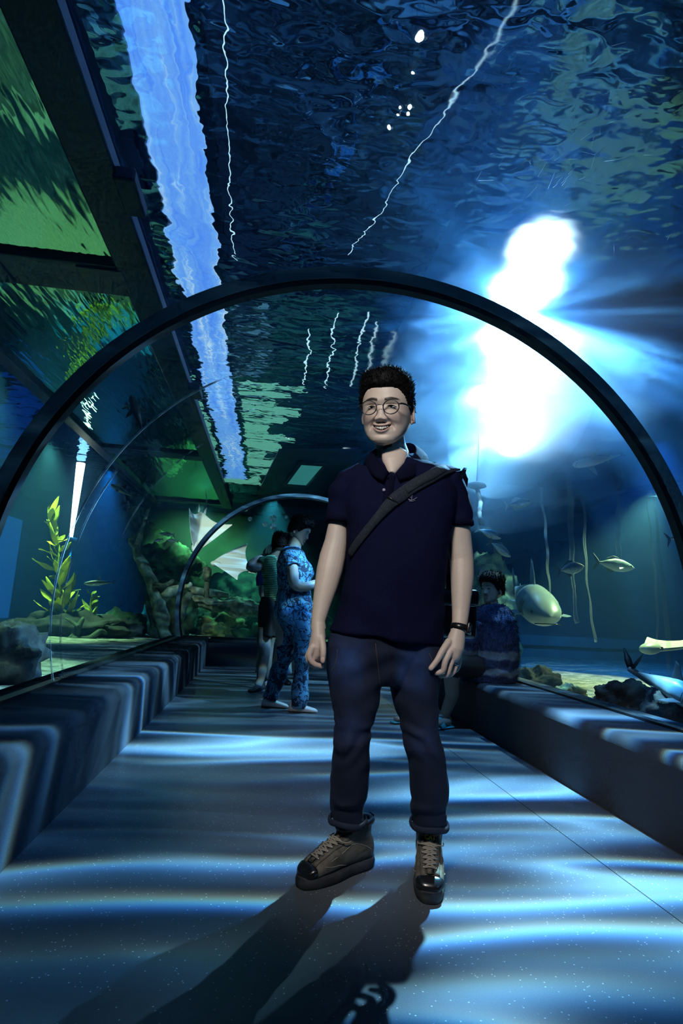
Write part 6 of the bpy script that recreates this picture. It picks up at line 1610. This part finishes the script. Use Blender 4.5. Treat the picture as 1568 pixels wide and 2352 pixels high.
for hx in (604, 652):
    c = ppx([(hx, 1560, 0)], YB)[0]; g = G(); shoe(g, (c[0]-.03, YB+.06, 0), (c[0]+.05, YB-.18, 0), .044, .085); g.obj('shoe', 'shoe_dark', pb_)

# ---- person seated on the right hand bench
sb = atZ(1118, 1562, BT); YS = sb[1]
sea = tag(empty('person', (sb[0], YS, BT)), 'person in a fuzzy dark blue knitted poncho seated on the right bench', 'person')
hS = atY(1130, 1352, YS); Ms = head_matrix(hS, math.radians(-62), math.radians(4), .94)
g = G(); g.tube(ppx([(1128,1375,0),(1126,1395,0),(1124,1415,0)], YS), [.055, .06, .09], 16)
g.loft(rows([(1095,1420,1160,1420,0,.10),(1088,1548,1165,1552,0,.14)], YS))
hip = np.array([sb[0]-.05, YS, BT+.10]); ftc = atZ(1030, 1640, 0.0); knee = np.array([BFR-.16, YS-.05, BT+.13])
for dy, ft_x in ((-.10, BFR-.22), (.12, BFR-.42)):
    g.tube([hip+np.array([0, dy, 0]), knee+np.array([0, dy, 0]), knee+np.array([-.03, dy, -.04]), np.array([ft_x+.06, YS+dy, .24]), np.array([ft_x, YS+dy, .09])], [.09, .072, .068, .055, .038], 14)
    g.tube([np.array([ft_x+.03, YS+dy, .055]), np.array([ft_x-.06, YS+dy-.05, .05]), np.array([ft_x-.15, YS+dy-.10, .035])], [(.034, .036), (.042, .03), (.036, .018)], 12, ref=(0, 1, 0), round_ends=True)
hd_ = ppx([(1070,1505,-.12)], YS)[0]; g.tube(smooth_path([ppx([(1095,1430,-.12)], YS)[0], ppx([(1078,1475,-.14)], YS)[0], hd_], 8), [.05, .048, .045, .042, .04, .036, .032, .03], 12)
g.ball(hd_+np.array([-.03, 0, -.01]), (.045, .035, .022), 10, 8)
for k in range(4): finger(g, [hd_+np.array([-.055, -.022+.015*k, -.01]), hd_+np.array([-.09, -.022+.015*k, -.02]), hd_+np.array([-.105, -.02+.014*k, -.04])], .0095, .0078, 7)
finger(g, [hd_+np.array([-.02, -.02, .0]), hd_+np.array([-.05, -.045, -.005])], .011, .009, 7)
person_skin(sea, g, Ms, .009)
hair_geo(Ms, cut_w, lambda x, y, z: .018+.020*sstep(.03, .1, z), 900, .034, 51, 0, .007).obj('hair', 'hair_black', sea)
g = G(); g.loft(rows([(1112,1388,1150,1388,0,.08),(1092,1402,1166,1400,0,.16),(1082,1425,1176,1422,0,.21),(1076,1460,1180,1456,0,.24),(1070,1500,1182,1498,0,.25),(1062,1535,1180,1540,0,.25),(1062,1560,1178,1564,0,.24)], YS))
g.tube(ppx([(1090,1430,-.10),(1074,1475,-.12),(1068,1505,-.12)], YS), [.09, .09, .075], 14)
me = fuse(g, .010, 3); P = coords(me); set_coords(me, P+normals(me)*(.002*np.sin(75*P[:, 2]+2*vnoise(P, 9, 1))+.007*fbm(P, 22, 3, 2))[:, None]); pon = mk_from_mesh('knitted_poncho', me, 'fuzzy_knit', sea)
N_, P_ = normals(me), coords(me); g = G(); r_ = np.random.default_rng(77)
for i in r_.choice(len(P_), 6000, False):
    d = N_[i]+np.array([0, 0, -.9])+r_.normal(0, .4, 3); d /= np.linalg.norm(d); a = np.cross(d, [.3, .5, .8]); a /= np.linalg.norm(a); L_ = .022+.02*r_.random()
    g.add([P_[i]+a*.0016, P_[i]-a*.0016, P_[i]+d*L_], [(0, 1, 2)])
g.obj('yarn_fringe', 'fuzzy_knit', pon)['kind'] = 'stuff'
g = G()
for dy in (-.10, .12): g.tube([hip+np.array([.08, dy, 0]), knee+np.array([.02, dy, .0]), knee+np.array([-.035, dy, -.03]), knee+np.array([-.05, dy, -.09])], [.11, .088, .086, .080], 14)
mk_from_mesh('dark_shorts', fuse(g, .011, 2), 'cloth_black', sea)
for dy, ft_x in ((-.10, BFR-.22), (.12, BFR-.42)):
    g = G(); c0_ = np.array([ft_x+.06, YS+dy+.02, .012]); c1_ = np.array([ft_x-.18, YS+dy-.11, .012]); g.tube([c0_, c0_*.5+c1_*.5, c1_], [(.04, .010), (.043, .010), (.036, .009)], 12, ref=(.4, .9, 0), round_ends=True)
    g.tube([np.array([ft_x-.02, YS+dy+.03, .02]), np.array([ft_x-.06, YS+dy-.05, .085]), np.array([ft_x-.03, YS+dy-.10, .02])], [(.022, .004)]*3, 8, ref=(1, 0, 0)); g.obj('sandal', 'sandal', sea)
